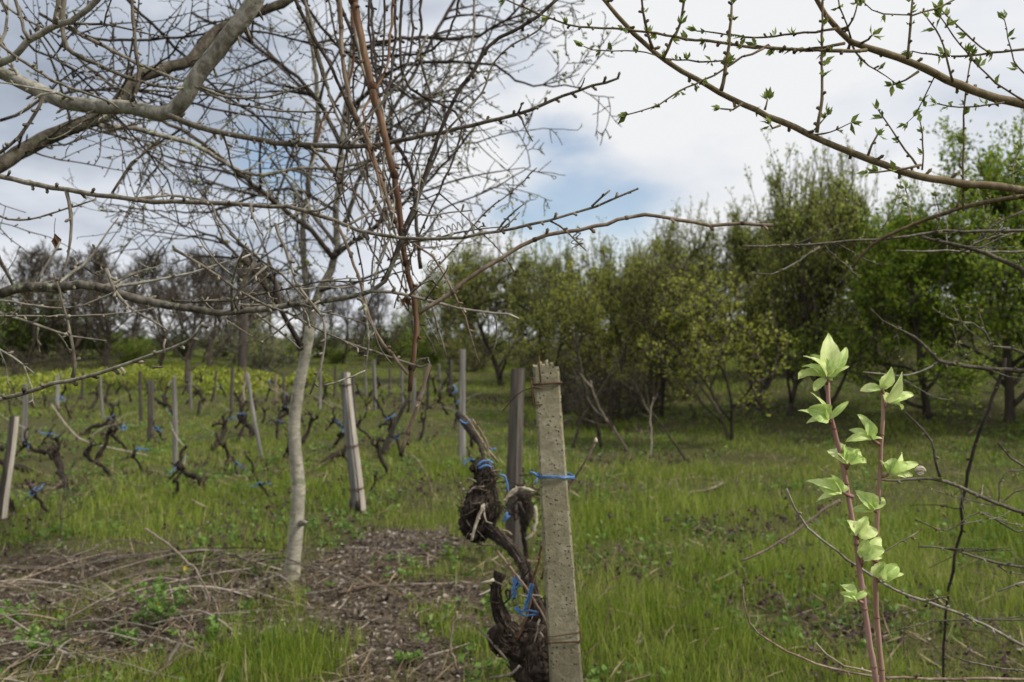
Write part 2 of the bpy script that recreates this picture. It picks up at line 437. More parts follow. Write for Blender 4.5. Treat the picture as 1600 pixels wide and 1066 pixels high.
M['snail'] = plain('pale_snail_shell', (.25, .2, .14), (.55, .48, .38), 160, .4)
def m_young():
    m = material('young_pale_leaf_flash_lit')
    uv = N('ShaderNodeUVMap'); uv.uv_map = 'UVMap'
    sp = N('ShaderNodeSeparateXYZ'); Lk(uv.outputs[0], sp.inputs[0])
    ax = Mth('ABSOLUTE', Mth('SUBTRACT', sp.outputs[0], .5))
    rib = N('ShaderNodeMapRange'); Lk(ax, rib.inputs[0]); rib.inputs[1].default_value = .05; rib.inputs[2].default_value = .0
    vv = Mth('SINE', Mth('MULTIPLY', Mth('SUBTRACT', sp.outputs[1], Mth('MULTIPLY', ax, .7)), 60))
    vein = N('ShaderNodeMapRange'); Lk(vv, vein.inputs[0]); vein.inputs[1].default_value = .7; vein.inputs[2].default_value = 1.0
    n = noise_(60, 5, .7, coords())
    oi = N('ShaderNodeObjectInfo')
    base = ramp_of(Mth('ADD', Mth('MULTIPLY', n, .75), Mth('MULTIPLY', oi.outputs['Random'], .3)), [(.3, (.34, .50, .11)), (.5, (.56, .70, .22)), (.72, (.80, .88, .40))])  # pale green of the leaf, lifted to stand in for flash light
    col = mix(Mth('MULTIPLY', vein.outputs[0], .25), base, (.82, .86, .5))
    col = mix(Mth('MULTIPLY', rib.outputs[0], .7), col, (.72, .80, .50))
    edge = N('ShaderNodeMapRange'); Lk(ax, edge.inputs[0]); edge.inputs[1].default_value = .42; edge.inputs[2].default_value = .5
    col = mix(Mth('MULTIPLY', edge.outputs[0], .35), col, (.6, .62, .3))
    finish(col, .45, Mth('ADD', vv, n), .25, .001, .4, trans=.35)
    return m
M['young'] = m_young()

# ------------------------------------------------------------------ ground
def bare_mask(x, y):
    """1 where the soil is bare, 0 under grass"""
    x = np.asarray(x, float); y = np.asarray(y, float)
    n = vnoise(x*2.3+5, y*2.3)-.5; n2 = vnoise(x*7, y*7+3)-.5
    def ell(cx, cy, rx, ry): return 1-np.sqrt(((x-cx)/rx)**2+((y-cy)/ry)**2)
    m = np.maximum(ell(-1.0, 5.1, .95, 1.75), ell(-.6, 4.2, .62, 1.3))
    m = np.maximum(m, ell(-.9, 6.0, .75, .9))
    m = np.maximum(m, ell(-3.1, 4.6, 2.0, 1.25)*.75)
    m = m+n*1.0+n2*.55+(vnoise(x*19, y*19+3)-.5)*.35-.03
    tuft = np.maximum(ell(-1.42, 4.95, .3, .3), np.maximum(ell(-1.2, 4.05, .4, .4), ell(-.72, 5.6, .12, .3)))
    m = np.where(tuft > 0, m-tuft*1.8, m)
    return sstep(-.05, .42, m)
def make_ground():
    def ax(lo, hi, n, p):
        t = np.linspace(-1, 1, n); v = np.sign(t)*np.abs(t)**p
        return np.where(v < 0, -v*lo, v*hi)
    xs = ax(-400, 400, 241, 3.2); ys = ax(-60, 600, 281, 3.0)
    ys = ys+3
    X, Y = np.meshgrid(xs, ys, indexing='ij')
    Z = gh(X, Y)
    V = np.stack([X, Y, Z], -1).reshape(-1, 3)
    nx, ny = len(xs), len(ys)
    i, j = np.meshgrid(np.arange(nx-1), np.arange(ny-1), indexing='ij')
    a = i*ny+j; Q = np.stack([a, a+ny, a+ny+1, a+1], -1).reshape(-1, 4)
    g = Geo(); g.add(V, Q)
    o = g.build('ground', M['ground']); tag(o, kind='structure')
    b = bare_mask(V[:, 0], V[:, 1])
    at = o.data.attributes.new('bare', 'FLOAT', 'POINT'); at.data.foreach_set('value', b.astype(np.float32))
make_ground()

def grass():
    r = np.random.RandomState(11)
    n = 820000
    u = r.rand(n); a, b = 2.2**.62, 46**.62
    D = (a+(b-a)*u)**(1/.62)
    x = (r.rand(n)*2-1)*(.74*D+1.6)
    bare = bare_mask(x, D)
    cl = .6*vnoise(x*1.1+3, D*1.1)+.4*vnoise(x*4.2, D*4.2+7)
    thin = vnoise(x*.8+60, D*.8+9)*.6+vnoise(x*2.9, D*2.9)*.4
    keep = (r.rand(n) > bare*.97) & (r.rand(n) < .12+1.7*cl**1.3) & (r.rand(n) < .16+1.6*sstep(.32, .64, thin))
    x, D, cl, bare = x[keep], D[keep], cl[keep], bare[keep]; n = len(x)
    tall = .55+.9*vnoise(x*.35+20, D*.35+1)
    right = sstep(-.2, 1.2, x)*sstep(12, 5, D)
    H = (.025+.115*r.rand(n)**1.7)*(.2+1.6*cl)*tall*(1+.35*right)
    H = H*(1-.35*sstep(6, 8.5, D)*sstep(.5, -.5, x))
    cx_ = r.rand(900)*14-7; cy_ = 3+9*r.rand(900); cl2 = np.zeros(n)
    for a_, b_ in zip(cx_, cy_):
        if abs(a_) > .75*b_+1: continue
        m_ = (np.abs(x-a_) < .2) & (np.abs(D-b_) < .2)
        cl2[m_] = np.maximum(cl2[m_], np.exp(-(((x[m_]-a_)/.06)**2+((D[m_]-b_)/.06)**2)))
    H = H*(1+1.3*cl2)
    tuft = np.exp(-(((x+1.42)/.3)**2+((D-4.95)/.3)**2))+np.exp(-(((x+1.2)/.4)**2+((D-4.05)/.4)**2))
    H = H*(1+.9*tuft)*(1-.45*bare)
    w = (.0020+.00052*D)*(.7+.6*r.rand(n))
    z = gh(x, D)
    th = r.rand(n)*2*math.pi; wx, wy = np.cos(th)*w, np.sin(th)*w*.6
    la = r.rand(n)*2*math.pi; le = H*(.15+.65*r.rand(n)**2)
    lx, ly = np.cos(la)*le, np.sin(la)*le
    B = np.stack([x, D, z-.01], -1)
    W_ = np.stack([wx, wy, 0*x], -1); L_ = np.stack([lx, ly, 0*x], -1); Hh = np.stack([0*x, 0*x, H], -1)
    V = np.stack([B-W_/2, B+W_/2, B+Hh*.55+L_*.3+W_*.42, B+Hh*.55+L_*.3-W_*.42, B+Hh+L_], 1).reshape(-1, 3)
    i = np.arange(n)[:, None]*5
    g = Geo(); rr = r.rand(n)
    g.add(V, i+np.array([[0, 1, 2, 3]]), i+np.array([[3, 2, 4]]), rr)
    tag(g.build('grass', M['grass']), 'bright green spring grass with darker and yellowish clumps across the slope', 'grass', kind='stuff')
grass()

def litter():
    r = np.random.RandomState(5); n = 130000
    x = -5.5+10.5*r.rand(n); y = 2.6+8.0*r.rand(n)
    b = bare_mask(x, y); k = (r.rand(n) < b*.9+.13*vnoise(x*.9, y*.9+30)+.02); x, y = x[k], y[k]; n = len(x)
    p = np.stack([x, y, gh(x, y)+.004+.012*r.rand(n)], -1)
    d = r.normal(size=(n, 3)); d[:, 2] *= .22
    g = Geo(); g.leaves(p, d, .010+.045*r.rand(n)**2.2, r, .5, .22, .2)
    tag(g.build('leaf_litter', M['litter'], smooth=False), 'grey brown dry leaf litter and bark chips on the bare soil', 'leaf litter', kind='stuff')
litter()

def nettles():
    r = np.random.RandomState(21); g = Geo()
    n = 15000
    D = 3.2+17*r.rand(n)**.9; x = (r.rand(n)*2-1)*(.7*D+1)
    dn = vnoise(x*.55+40, D*.55+2)
    k = (r.rand(n) < sstep(.46, .7, dn*.7+.3*vnoise(x*2.2, D*2.2+50))) & (bare_mask(x, D) < .3) & ((x > .1) | (r.rand(n) < .4)) & ((x < .1) | (r.rand(n) < .6)); x, D = x[k], D[k]; n = len(x)
    H = .06+.12*r.rand(n); z = gh(x, D)
    for lay in range(7):
        a = r.rand(n)*6.28; rad = (.004+.004*lay)
        p = np.stack([x+np.cos(a)*.004, D+np.sin(a)*.004, z+H-lay*.007], -1)
        d = np.stack([np.cos(a), np.sin(a), -.35+0*a], -1)
        g.leaves(p, d, (.015+.0024*lay)*(1+.04*D), r, .8, .1)
    s = Geo()
    p = np.stack([x, D, z], -1); d = np.stack([0*x, 0*x, 1+0*x], -1)
    g.leaves(p, d, H, r, .02+.0, .0)
    tag(g.build('dead_nettle_flowers', M['nettle']), 'small dark purple dead nettle flower heads scattered through the grass', 'wildflowers', kind='stuff')
nettles()

def meadow_weeds():
    r = np.random.RandomState(91); g = Geo(); n = 7000
    D = 3.2+14*r.rand(n)**1.1; x = (r.rand(n)*2-1)*(.7*D+1)
    k = (r.rand(n) < sstep(.4, .62, vnoise(x*1.3+14, D*1.3))) & (r.rand(n) > .75*bare_mask(x, D)); x, D = x[k], D[k]; n = len(x)
    z = gh(x, D); h = .02+.07*r.rand(n)
    for j in range(8):
        a = r.rand(n)*6.28; e = .2+.5*r.rand(n)
        p = np.stack([x+np.cos(a)*.006, D+np.sin(a)*.006, z+h*r.rand(n)], -1); d = np.stack([np.cos(a), np.sin(a), e], -1)
        g.leaves(p, d, .02+.035*r.rand(n), r, .7, .1, -.1)
    tag(g.build('meadow_weeds', M['weed']), 'low broad leaved weeds growing in clumps between the grass blades', 'weeds', kind='stuff')
    g = Geo(); n = 15000
    D = 3+16*r.rand(n)**1.2; x = (r.rand(n)*2-1)*(.7*D+1)
    k = (r.rand(n) < sstep(.38, .7, vnoise(x*.9+33, D*.9+12))); x, D = x[k], D[k]; n = len(x)
    d = r.normal(size=(n, 3)); d[:, 2] = np.abs(d[:, 2])*.45
    g.leaves(np.stack([x, D, gh(x, D)+.01+.05*r.rand(n)], -1), d, .08+.16*r.rand(n), r, .035+.0*x[0], .0, .1)
    tag(g.build('dry_straw', M['straw']), 'dry tan straw and dead stalks lying through the grass', 'dry grass', kind='stuff')
meadow_weeds()

def spurge():
    r = np.random.RandomState(8); g = Geo()
    for px, py, rx in ((100, 600, 1.5), (215, 592, 2.0), (275, 590, 2.4), (330, 592, 2.2), (380, 600, 1.6), (30, 612, 1.6), (360, 612, 1.0), (240, 604, 1.2), (480, 600, .8)):
        c = GP(px, py); n = 1300
        a = r.rand(n)*6.28; q = np.sqrt(r.rand(n))*rx
        x = c[0]+np.cos(a)*q; y = c[1]+np.sin(a)*q*.8
        h = (.36*(1-(q/rx)**2)+.05)*(.5+.5*r.rand(n))*(.6+.8*vnoise(x*2, y*2))
        p = np.stack([x, y, gh(x, y)+h], -1); d = r.normal(size=(n, 3)); d[:, 2] += .8
        g.leaves(p, d, .05+.06*r.rand(n), r, .6)
    tag(g.build('spurge_patch', M['spurge']), 'yellow green flowering spurge patch at the far edge of the vineyard', 'ground cover', kind='stuff')
spurge()

# ------------------------------------------------------------------ background trees and bushes
def tree_proto(name, seed, H, trunk_f, spread, r0, bmat, lmat, leaf=None, limbs=8, k2=8, k3=6, k4=0, up=.10, vase=(18, 60), per=3, lsize=.06, lup=.3, base_leaf=False, rmin=.006, stems=1, jit=.03, whips=0):
    rng = np.random.RandomState(seed)
    root = empty(name, (0, 0, 0), 'x', 'tree')
    g = Geo(); tips = []
    tb = Geo()
    for s_ in range(stems):
        a0 = rng.rand()*6.28; off = np.array([math.cos(a0), math.sin(a0), 0])*(0 if stems == 1 else spread*.12*rng.rand())
        lean = np.array([math.cos(a0), math.sin(a0), 0])*(.06 if stems == 1 else .35*rng.rand())
        tp = wander(rng, off-np.array([0, 0, .1]), np.array([0, 0, 1])+lean, H*(.72 if stems == 1 else .6+.3*rng.rand()), 10, .09, .02)
        rs = r0/(stems**.5)
        tr = np.linspace(rs, rs*.22, len(tp)); tr[0] *= 1.35
        tb.tube(tp, tr, 8, rng.rand(), .08, rng)
        nl = max(2, int(limbs/stems**.7))
        for i in range(nl):
            t = trunk_f+(1-trunk_f)*(i+rng.rand())/nl; idx = min(len(tp)-1, max(1, int(t*(len(tp)-1))))
            az = i*2.4+rng.rand(); el = math.radians(vase[1]-(vase[1]-vase[0])*t+12*rng.normal())
            d = np.array([math.cos(az)*math.sin(el), math.sin(az)*math.sin(el), math.cos(el)])
            L = H*spread*(1.1-.55*t)*(.75+.5*rng.rand())
            q = wander(rng, tp[idx], d, L, 8, .13, up)
            rr = np.linspace(tr[idx]*.6, rmin*1.6, len(q)); g.tube(q, rr, 5, rng.rand())
            tips.append((q, 4))
            for (n2, L2, r2) in ((k2, L*.5, rs*.22),):
                sub = []
                sprout(g, q, rr, n2, L2, r2, rng, 1, up, (25, 65), 6, 4, .15, .12, sub, rmin=rmin)
                for sq, _ in sub:
                    tips.append((sq, 2))
                    sr = np.linspace(r2*.6, rmin, len(sq))
                    sub3 = []
                    sprout(g, sq, sr, k3, L2*.5, r2*.4, rng, 1, up*1.2, (25, 65), 4, 3, .18, .1, sub3, rmin=rmin)
                    tips += sub3
                    if k4:
                        for tq, _ in sub3:
                            sprout(g, tq, np.full(len(tq), rmin), k4, L2*.28, rmin, rng, 1, up, (25, 70), 3, 3, .2, .1, tips, rmin=rmin*.8)
    if whips:
        cand = [q for q, lv in tips if q[-1][2] > H*.35 and lv <= 2]
        for _ in range(whips):
            q0 = cand[rng.randint(len(cand))]; q = wander(rng, q0[-1], (.18*rng.normal(), .18*rng.normal(), 1), H*(.08+.2*rng.rand()), 7, .05, .05)
            g.tube(q, np.linspace(rmin*1.1, rmin*.7, 8), 3, rng.rand()); tips.append((q, 1)); tips.append((q, 1))
            sub = []; sprout(g, q, np.full(8, rmin), 3, H*.06, rmin, rng, 1, .3, (25, 45), 4, 3, .08, .1, sub, rmin=rmin*.7); tips += sub
    t_o = tb.build('trunk', bmat, root); g.build('branches', bmat, root)
    lg = Geo()
    if per > 0:
        tip_leaves(lg, tips, rng, per, lsize, 2, lup, .8, 1, .55, jit)
        lg.build('crown' if not base_leaf else 'foliage', lmat, root)
    return root

def shrub_proto(name, seed, H, wid, n, lmat, bmat, lsize, twigs=26):
    rng = np.random.RandomState(seed); root = empty(name, (0, 0, 0), 'x', 'bush')
    g = Geo(); tips = []
    for i in range(twigs):
        a = rng.rand()*6.28; el = math.radians(8+40*rng.rand())
        d = np.array([math.cos(a)*math.sin(el), math.sin(a)*math.sin(el), math.cos(el)])
        q = wander(rng, (math.cos(a)*.1*wid, math.sin(a)*.1*wid, -.05), d, H*(.6+.5*rng.rand()), 7, .14, .04)
        rr = np.linspace(.02, .007, 8); g.tube(q, rr, 4, rng.rand()); tips.append((q, 2))
        sub = []; sprout(g, q, rr, 9, H*.35, .008, rng, 2, .04, (30, 75), 5, 3, .2, .05, sub, (4, 3), rmin=.005); tips += sub
    g.build('branches', bmat, root)
    if n:
        lg = Geo(); tip_leaves(lg, tips, rng, n, lsize, 2, .3, .9, 1, .55, .05); lg.build('foliage', lmat, root)
    return root

PROTO = {
    'budding_a': (tree_proto('budding_tree', 1, 5.0, .12, .50, .075, M['far_bark'], M['leaf_grey'], limbs=10, k2=8, k3=7, k4=2, per=3.8, lsize=.072, up=.14, whips=90, rmin=.007), 5.0),
    'budding_b': (tree_proto('budding_tree', 2, 5.0, .10, .42, .07, M['far_bark'], M['leaf_yel'], limbs=12, k2=8, k3=6, k4=2, per=3.2, lsize=.074, up=.18, whips=130, rmin=.007, vase=(10, 60)), 5.2),
    'green_a': (tree_proto('leafy_tree', 3, 6.0, .15, .56, .11, M['far_bark'], M['leaf_green'], limbs=14, k2=9, k3=8, k4=2, per=6, lsize=.11, whips=40, up=.06, vase=(15, 80), jit=.07), 6.0),
    'green_b': (tree_proto('leafy_tree', 4, 5.5, .15, .55, .10, M['far_bark'], M['leaf_green'], limbs=13, k2=9, k3=8, k4=1, per=7, lsize=.10, whips=30, up=.05, vase=(20, 85), jit=.07), 5.5),
    'bare_a': (tree_proto('bare_tree', 5, 6.0, .2, .5, .10, M['far_bark'], M['leaf_grey'], limbs=11, k2=8, k3=7, k4=2, per=.12, lsize=.05, up=.09, rmin=.008), 6.0),
    'bare_b': (tree_proto('bare_tree', 6, 8.0, .25, .36, .11, M['far_grey'], M['leaf_grey'], limbs=12, k2=8, k3=7, k4=1, per=0, up=.2, vase=(12, 40), rmin=.010), 8.0),
    'yellowish': (tree_proto('young_tree', 9, 3.5, .15, .42, .045, M['far_bark'], M['leaf_yel'], limbs=11, k2=7, k3=5, k4=2, per=2.4, lsize=.065, up=.15, whips=50, vase=(15, 55), stems=2), 3.5),
    'purple': (tree_proto('sparse_tree', 12, 4.5, .15, .45, .07, M['dark_bark'], M['leaf_yel'], limbs=11, k2=9, k3=7, k4=3, per=1.6, lsize=.05, whips=60, up=.12, stems=2), 4.5),
    'bright_shrub': (shrub_proto('budding_bush', 19, 2.4, 1.2, 2.6, M['leaf_yel'], M['far_bark'], .065, 28), 2.4),
    'shrub': (shrub_proto('green_bush', 14, 2.2, 1, 4.2, M['leaf_green'], M['far_bark'], .10), 2.2),
    'dark_shrub': (shrub_proto('dark_bush', 15, 2.4, 1, 4.2, M['leaf_dark'], M['far_bark'], .10), 2.4),
    'olive_shrub': (shrub_proto('olive_bush', 17, 2.2, 1, 2.4, M['leaf_grey'], M['far_grey'], .07, 30), 2.2),
    'thicket': (shrub_proto('bare_thicket', 16, 2.0, 1.6, .25, M['leaf_yel'], M['far_bark'], .05, 20), 2.0),
}
used = {}
def place_tree(kind, px, by, ty, label, cat='tree', group=None, rz=None, wide=1.0, D=None):
    proto, H = PROTO[kind]
    if D is None:
        b = GP(px, by)
    else:
        v = pixdir(px, 560); x, y = v[0]*D/v[1], D; b = np.array([x, y, float(gh(x, y))])
    v = pixdir(px, ty); top = CAM[2]+v[2]/v[1]*b[1]
    s = max(.3, (top-b[2])/H)
    o = proto if kind not in used else copy_tree(proto)
    used[kind] = 1
    o.location = (float(b[0]), float(b[1]), float(b[2])-.03); o.scale = (s*wide, s*wide, s)
    o.rotation_euler = (0, 0, rz if rz is not None else (px*1.7) % 6.28)
    tag(o, label, cat, group)
    return o
ga = 'leafy trees on the right edge'; gb = 'trees in leaf bud behind the vineyard'; gc = 'bare trees beyond the vineyard'; gd = 'bushes along the far edge of the vineyard'
# right side, from the right edge inwards
place_tree('green_a', 1580, 660, 218, 'tallest dense green leafy tree at the right edge of the clearing', group=ga, wide=1.0)
place_tree('green_b', 1450, 655, 300, 'rounded bright green leafy tree left of the tallest leafy tree', group=ga, wide=1.0)
place_tree('green_b', 1375, 640, 345, 'lower dense green tree behind the leafy young shoots', group=ga, wide=1.0, D=18)
place_tree('green_a', 1660, 670, 290, 'green leafy tree cut off by the right edge of the photo', group=ga)
place_tree('budding_a', 1300, 655, 235, 'tall twiggy tree in leaf bud just left of the green leafy trees', group=gb, wide=.85)
place_tree('budding_b', 1232, 650, 215, 'tallest slender tree in leaf bud with upright twigs against the white sky', group=gb, wide=.75)
place_tree('budding_b', 1180, 640, 305, 'budding tree with fine grey twigs below the end of the long vine cane', group=gb)
place_tree('yellowish', 1143, 692, 400, 'small yellow green tree standing forward of the tree line in the grass', group=gb, wide=1.35)
place_tree('purple', 1035, 655, 385, 'dark twiggy tree with few leaves right of the concrete post', group=gb, wide=1.0)
place_tree('budding_b', 965, 640, 378, 'pale green budding tree between the concrete post and the dark twiggy tree', group=gb)
place_tree('budding_a', 1085, 625, 320, 'grey green budding tree behind the small yellow green tree', group=gb, D=27)
place_tree('budding_a', 895, 625, 368, 'budding tree directly behind the top of the concrete post', group=gb, D=24)
place_tree('budding_a', 786, 604, 362, 'round crowned tree with short dark trunk left of the concrete post', group=gb, wide=1.35)
place_tree('purple', 755, 600, 385, 'thin twiggy tree left of the round crowned tree', group=gb, D=31)
place_tree('budding_b', 700, 600, 415, 'low budding tree left of the short dark trunk', group=gb, D=33)
place_tree('budding_a', 840, 600, 385, 'budding tree with a rounded top behind the weathered wooden post', group=gb, D=34)
place_tree('purple', 1000, 610, 420, 'bare looking tree behind the pale green budding tree', group=gb, D=29)
place_tree('budding_a', 640, 600, 470, 'small budding tree behind the hanging end of the brown cane', group=gb, D=38)
for i, (px, ty, D, k_, lb) in enumerate(((660, 440, 42, 'budding_a', 'far budding tree behind the drooping end of the tan cane'), (735, 405, 40, 'budding_b', 'far budding tree just left of the short dark trunk'),
        (815, 398, 38, 'budding_a', 'far budding tree between the round crowned tree and the concrete post'), (925, 380, 33, 'budding_b', 'far budding tree right behind the top of the concrete post'),
        (1010, 385, 32, 'budding_a', 'far budding tree behind the dark twiggy tree'), (1055, 362, 33, 'budding_b', 'far feathery tree between the dark twiggy tree and the yellow green tree'),
        (1120, 345, 30, 'budding_a', 'far budding tree below the tip of the long arching cane'), (1165, 330, 29, 'budding_b', 'far feathery tree left of the tallest slender budding tree'),
        (1215, 310, 27, 'budding_a', 'broad budding tree behind the tallest slender budding tree'), (1275, 290, 25, 'budding_b', 'feathery tree behind the first leafy shoot'),
        (1340, 300, 24, 'budding_a', 'budding tree where the green leafy trees begin'))):
    place_tree(k_, px, 600, ty, lb, group=gb, D=D, wide=1.15)
for i, (px, ty, D, k_, lb) in enumerate(((868, 400, 20, 'yellowish', 'slim young tree beside the top of the concrete post'), (915, 430, 19, 'yellowish', 'slim young tree rising from the bramble thicket'),
        (985, 440, 18.5, 'yellowish', 'slim young tree left of the dark twiggy tree'), (1075, 385, 20, 'budding_b', 'slim budding tree right of the dark twiggy tree'), (1110, 430, 21, 'yellowish', 'slim young tree just left of the small yellow green tree'),
        (1190, 420, 18.5, 'yellowish', 'slim young tree just right of the small yellow green tree'), (1275, 400, 19, 'yellowish', 'slim young tree behind the top of the first leafy shoot'), (1345, 390, 18, 'yellowish', 'slim young tree above the second leafy shoot'),
        (1400, 380, 20, 'green_b', 'low green tree right of the second leafy shoot'), (1515, 350, 19.5, 'green_b', 'green tree filling the gap left of the tallest leafy tree'))):
    place_tree(k_, px, 600, ty, lb, group='slim trees of the thicket', D=D, wide=1.1)
# bare trees, left
place_tree('bare_a', 292, 612, 372, 'spreading bare tree with dark forked trunk beyond the yellow spurge', group=gc, wide=1.1)
place_tree('bare_a', 215, 600, 385, 'bare tree with fine crown left of the spreading dark trunk', group=gc, D=36)
place_tree('bare_a', 365, 600, 392, 'bare tree between the spreading dark trunk and the pale trunk', group=gc, D=33)
place_tree('bare_a', 430, 600, 405, 'bare tree just left of the pale slender trunk', group=gc, D=36)
for px, ty, D, wd, lb in ((40, 375, 33, 1.2, 'bare brown tree rising from the dark bushes at far left'), (110, 385, 34, 1.3, 'bare brown tree above the second dark bush'), (165, 372, 32, 1.2, 'bare brown tree left of the bare tree with fine crown'),
        (250, 378, 31, 1.2, 'bare brown tree crowding the spreading bare tree on its left'), (325, 382, 30, 1.2, 'bare brown tree crowding the spreading bare tree on its right'), (400, 385, 32, 1.2, 'bare brown tree right of the utility pole'),
        (465, 410, 31, 1.1, 'bare brown tree directly behind the pale trunk'), (535, 430, 34, 1.2, 'bare brown tree above the leaning split post'), (590, 440, 33, 1.2, 'bare brown tree left of the brown hanging cane')):
    place_tree('bare_a', px, 600, ty, lb, group='bare brown trees behind the vineyard', D=D, wide=wd)
for i, (px, ty, D, lb) in enumerate(((15, 355, 52, 'tall grey leafless tree at the far left edge'), (75, 362, 55, 'tall grey leafless tree second from the left edge'),
        (130, 372, 50, 'grey leafless tree above the dark bushes on the left'), (180, 380, 56, 'pale leafless tree left of the bare tree with fine crown'),
        (255, 372, 54, 'pale leafless tree behind the spreading bare tree'), (330, 384, 58, 'distant leafless tree right of the spreading bare tree'),
        (400, 390, 55, 'distant leafless tree behind the old utility pole'), (520, 420, 60, 'distant leafless tree right of the pale slender trunk'),
        (-50, 350, 52, 'leafless tree beyond the left edge'), (585, 440, 60, 'distant leafless tree behind the brown hanging cane'))):
    place_tree('bare_b', px, 590, ty, lb, group='far leafless trees on the left skyline', D=D)
# bushes
for kind, px, ty, D, lb in (
    ('shrub', 10, 440, 34, 'tall dark green bush at the far left edge of the vineyard'),
    ('dark_shrub', 60, 452, 37, 'dark green bush under the leafless trees on the left'),
    ('dark_shrub', 115, 470, 36, 'dark green bush left of the low thicket'),
    ('dark_shrub', -40, 445, 32, 'dark bush cut by the left edge'),
    ('thicket', 30, 535, 26, 'grey brambly thicket at left in front of the dark bushes'),
    ('thicket', 95, 535, 27, 'grey bramble clump right of the leftmost thicket'),
    ('thicket', 160, 540, 28, 'grey bramble clump behind the yellow spurge'),
    ('dark_shrub', 170, 500, 38, 'dark rounded bush behind the bramble clumps'),
    ('dark_shrub', 225, 505, 38, 'dark bush left of the spreading bare tree'),
    ('shrub', 200, 520, 34, 'fresh green bush behind the far spurge patch'),
    ('dark_shrub', 285, 505, 40, 'dark bush behind the spreading bare tree'),
    ('dark_shrub', 345, 500, 39, 'dark bush right of the spreading bare tree'),
    ('dark_shrub', 395, 500, 37, 'dark bush between bare tree and pale trunk'),
    ('olive_shrub', 415, 500, 28, 'pale olive bush with whitish twigs left of the pale trunk'),
    ('shrub', 445, 520, 32, 'green bush just left of the pale trunk'),
    ('dark_shrub', 500, 500, 38, 'dark bush just right of the pale trunk'),
    ('shrub', 525, 540, 34, 'bright green low bush right of the pale trunk'),
    ('olive_shrub', 570, 500, 40, 'olive bush behind the leaning split post'),
    ('shrub', 615, 495, 36, 'green bush left of the brown hanging cane'),
    ('dark_shrub', 655, 490, 40, 'dark bush behind the brown hanging cane'),
    ('shrub', 672, 530, 33, 'bright green bush left of the grey concrete post in the row'),
    ('shrub', 725, 515, 38, 'green bush behind the grey concrete post in the row'),
    ('dark_shrub', 770, 505, 40, 'dark bush behind the short dark trunk'),
    ('shrub', 830, 520, 36, 'green bush behind the weathered wooden post'),
    ('olive_shrub', 880, 520, 26, 'olive bush behind the concrete post'),
    ('thicket', 925, 560, 14.5, 'bare grey bramble thicket right of the concrete post'),
    ('thicket', 880, 575, 17, 'bare bramble thicket partly hidden by the concrete post'),
    ('thicket', 975, 580, 15.5, 'bare bramble thicket at the foot of the dark twiggy tree'),
    ('thicket', 1010, 560, 16, 'bare brown brush at the foot of the dark twiggy tree'),
    ('thicket', 1075, 585, 17, 'bare brown brush left of the small yellow green tree'),
    ('thicket', 1185, 590, 16.5, 'bare brown brush right of the small yellow green tree'),
    ('thicket', 1240, 580, 18, 'bare brown brush behind the top of the first leafy shoot'),
    ('thicket', 1410, 585, 17, 'bare brown brush right of the second leafy shoot'),
    ('thicket', 1500, 580, 18, 'bare brown brush left of the leaning bramble cane'),
    ('thicket', 860, 560, 19, 'bare brown brush left behind the concrete post top'),
    ('dark_shrub', 940, 510, 32, 'dark bush behind the bramble thickets'),
    ('shrub', 1000, 540, 25, 'green bush right of the bramble thickets'),
    ('dark_shrub', 1060, 520, 32, 'dark bush between the dark twiggy tree and the yellow green tree'),
    ('dark_shrub', 1120, 500, 30, 'dark bush behind the small yellow green tree'),
    ('shrub', 1195, 530, 22, 'green bush under the slender budding trees'),
    ('dark_shrub', 1250, 480, 29, 'dark bush under the tallest budding tree'),
    ('dark_shrub', 1310, 480, 27, 'dark bush behind the leafy shoots'),
    ('dark_shrub', 1380, 470, 27, 'dark bush under the lower dense green tree'),
    ('dark_shrub', 1440, 470, 28, 'dark bush under the rounded green tree'),
    ('dark_shrub', 1510, 460, 27, 'dark bush between the two large green trees'),
    ('dark_shrub', 1585, 460, 28, 'dark bush at the right edge under the tallest green tree'),
    ('dark_shrub', 1660, 460, 27, 'dark bush beyond the right edge'),
    ('bright_shrub', 1090, 470, 26, 'yellow green bush right behind the small yellow green tree'),
    ('bright_shrub', 1205, 440, 25, 'yellow green bush reaching the grass below the tallest slender tree'),
    ('bright_shrub', 1265, 470, 25, 'yellow green bush just left of the first leafy shoot'),
    ('bright_shrub', 1330, 450, 25.5, 'yellow green bush between the two leafy shoots'),
    ('bright_shrub', 1420, 430, 25, 'yellow green bush right of the second leafy shoot'),
    ('bright_shrub', 1490, 460, 24.5, 'yellow green bush left of the leaning bramble cane'),
    ('bright_shrub', 1560, 440, 25, 'yellow green bush behind the leaning bramble cane'),
    ('bright_shrub', 1640, 430, 24, 'yellow green bush cut off by the right edge'),
    ('bright_shrub', 1010, 500, 17.5, 'yellow green bush at the foot of the dark twiggy tree'),
    ('bright_shrub', 950, 490, 19, 'yellow green bush behind the bramble thickets'),
    ('bright_shrub', 890, 500, 21, 'yellow green bush behind the concrete post'),
    ('bright_shrub', 845, 505, 27, 'yellow green bush left of the concrete post top'),
    ('bright_shrub', 735, 510, 30, 'yellow green bush left of the short dark trunk'),
    ('shrub', 1340, 555, 23, 'low green bush between the leafy shoots and the trees'),
    ('shrub', 1500, 540, 23, 'low green bush under the rounded green tree'),
    ):
    place_tree(kind, px, 600, ty, lb, 'bush', gd, D=D, wide=1.15 if 'thicket' != kind else 1.0)
for k in list(PROTO):
    if k not in used:
        r_ = PROTO[k][0]
        for c_ in list(r_.children): bpy.data.objects.remove(c_)
        bpy.data.objects.remove(r_)

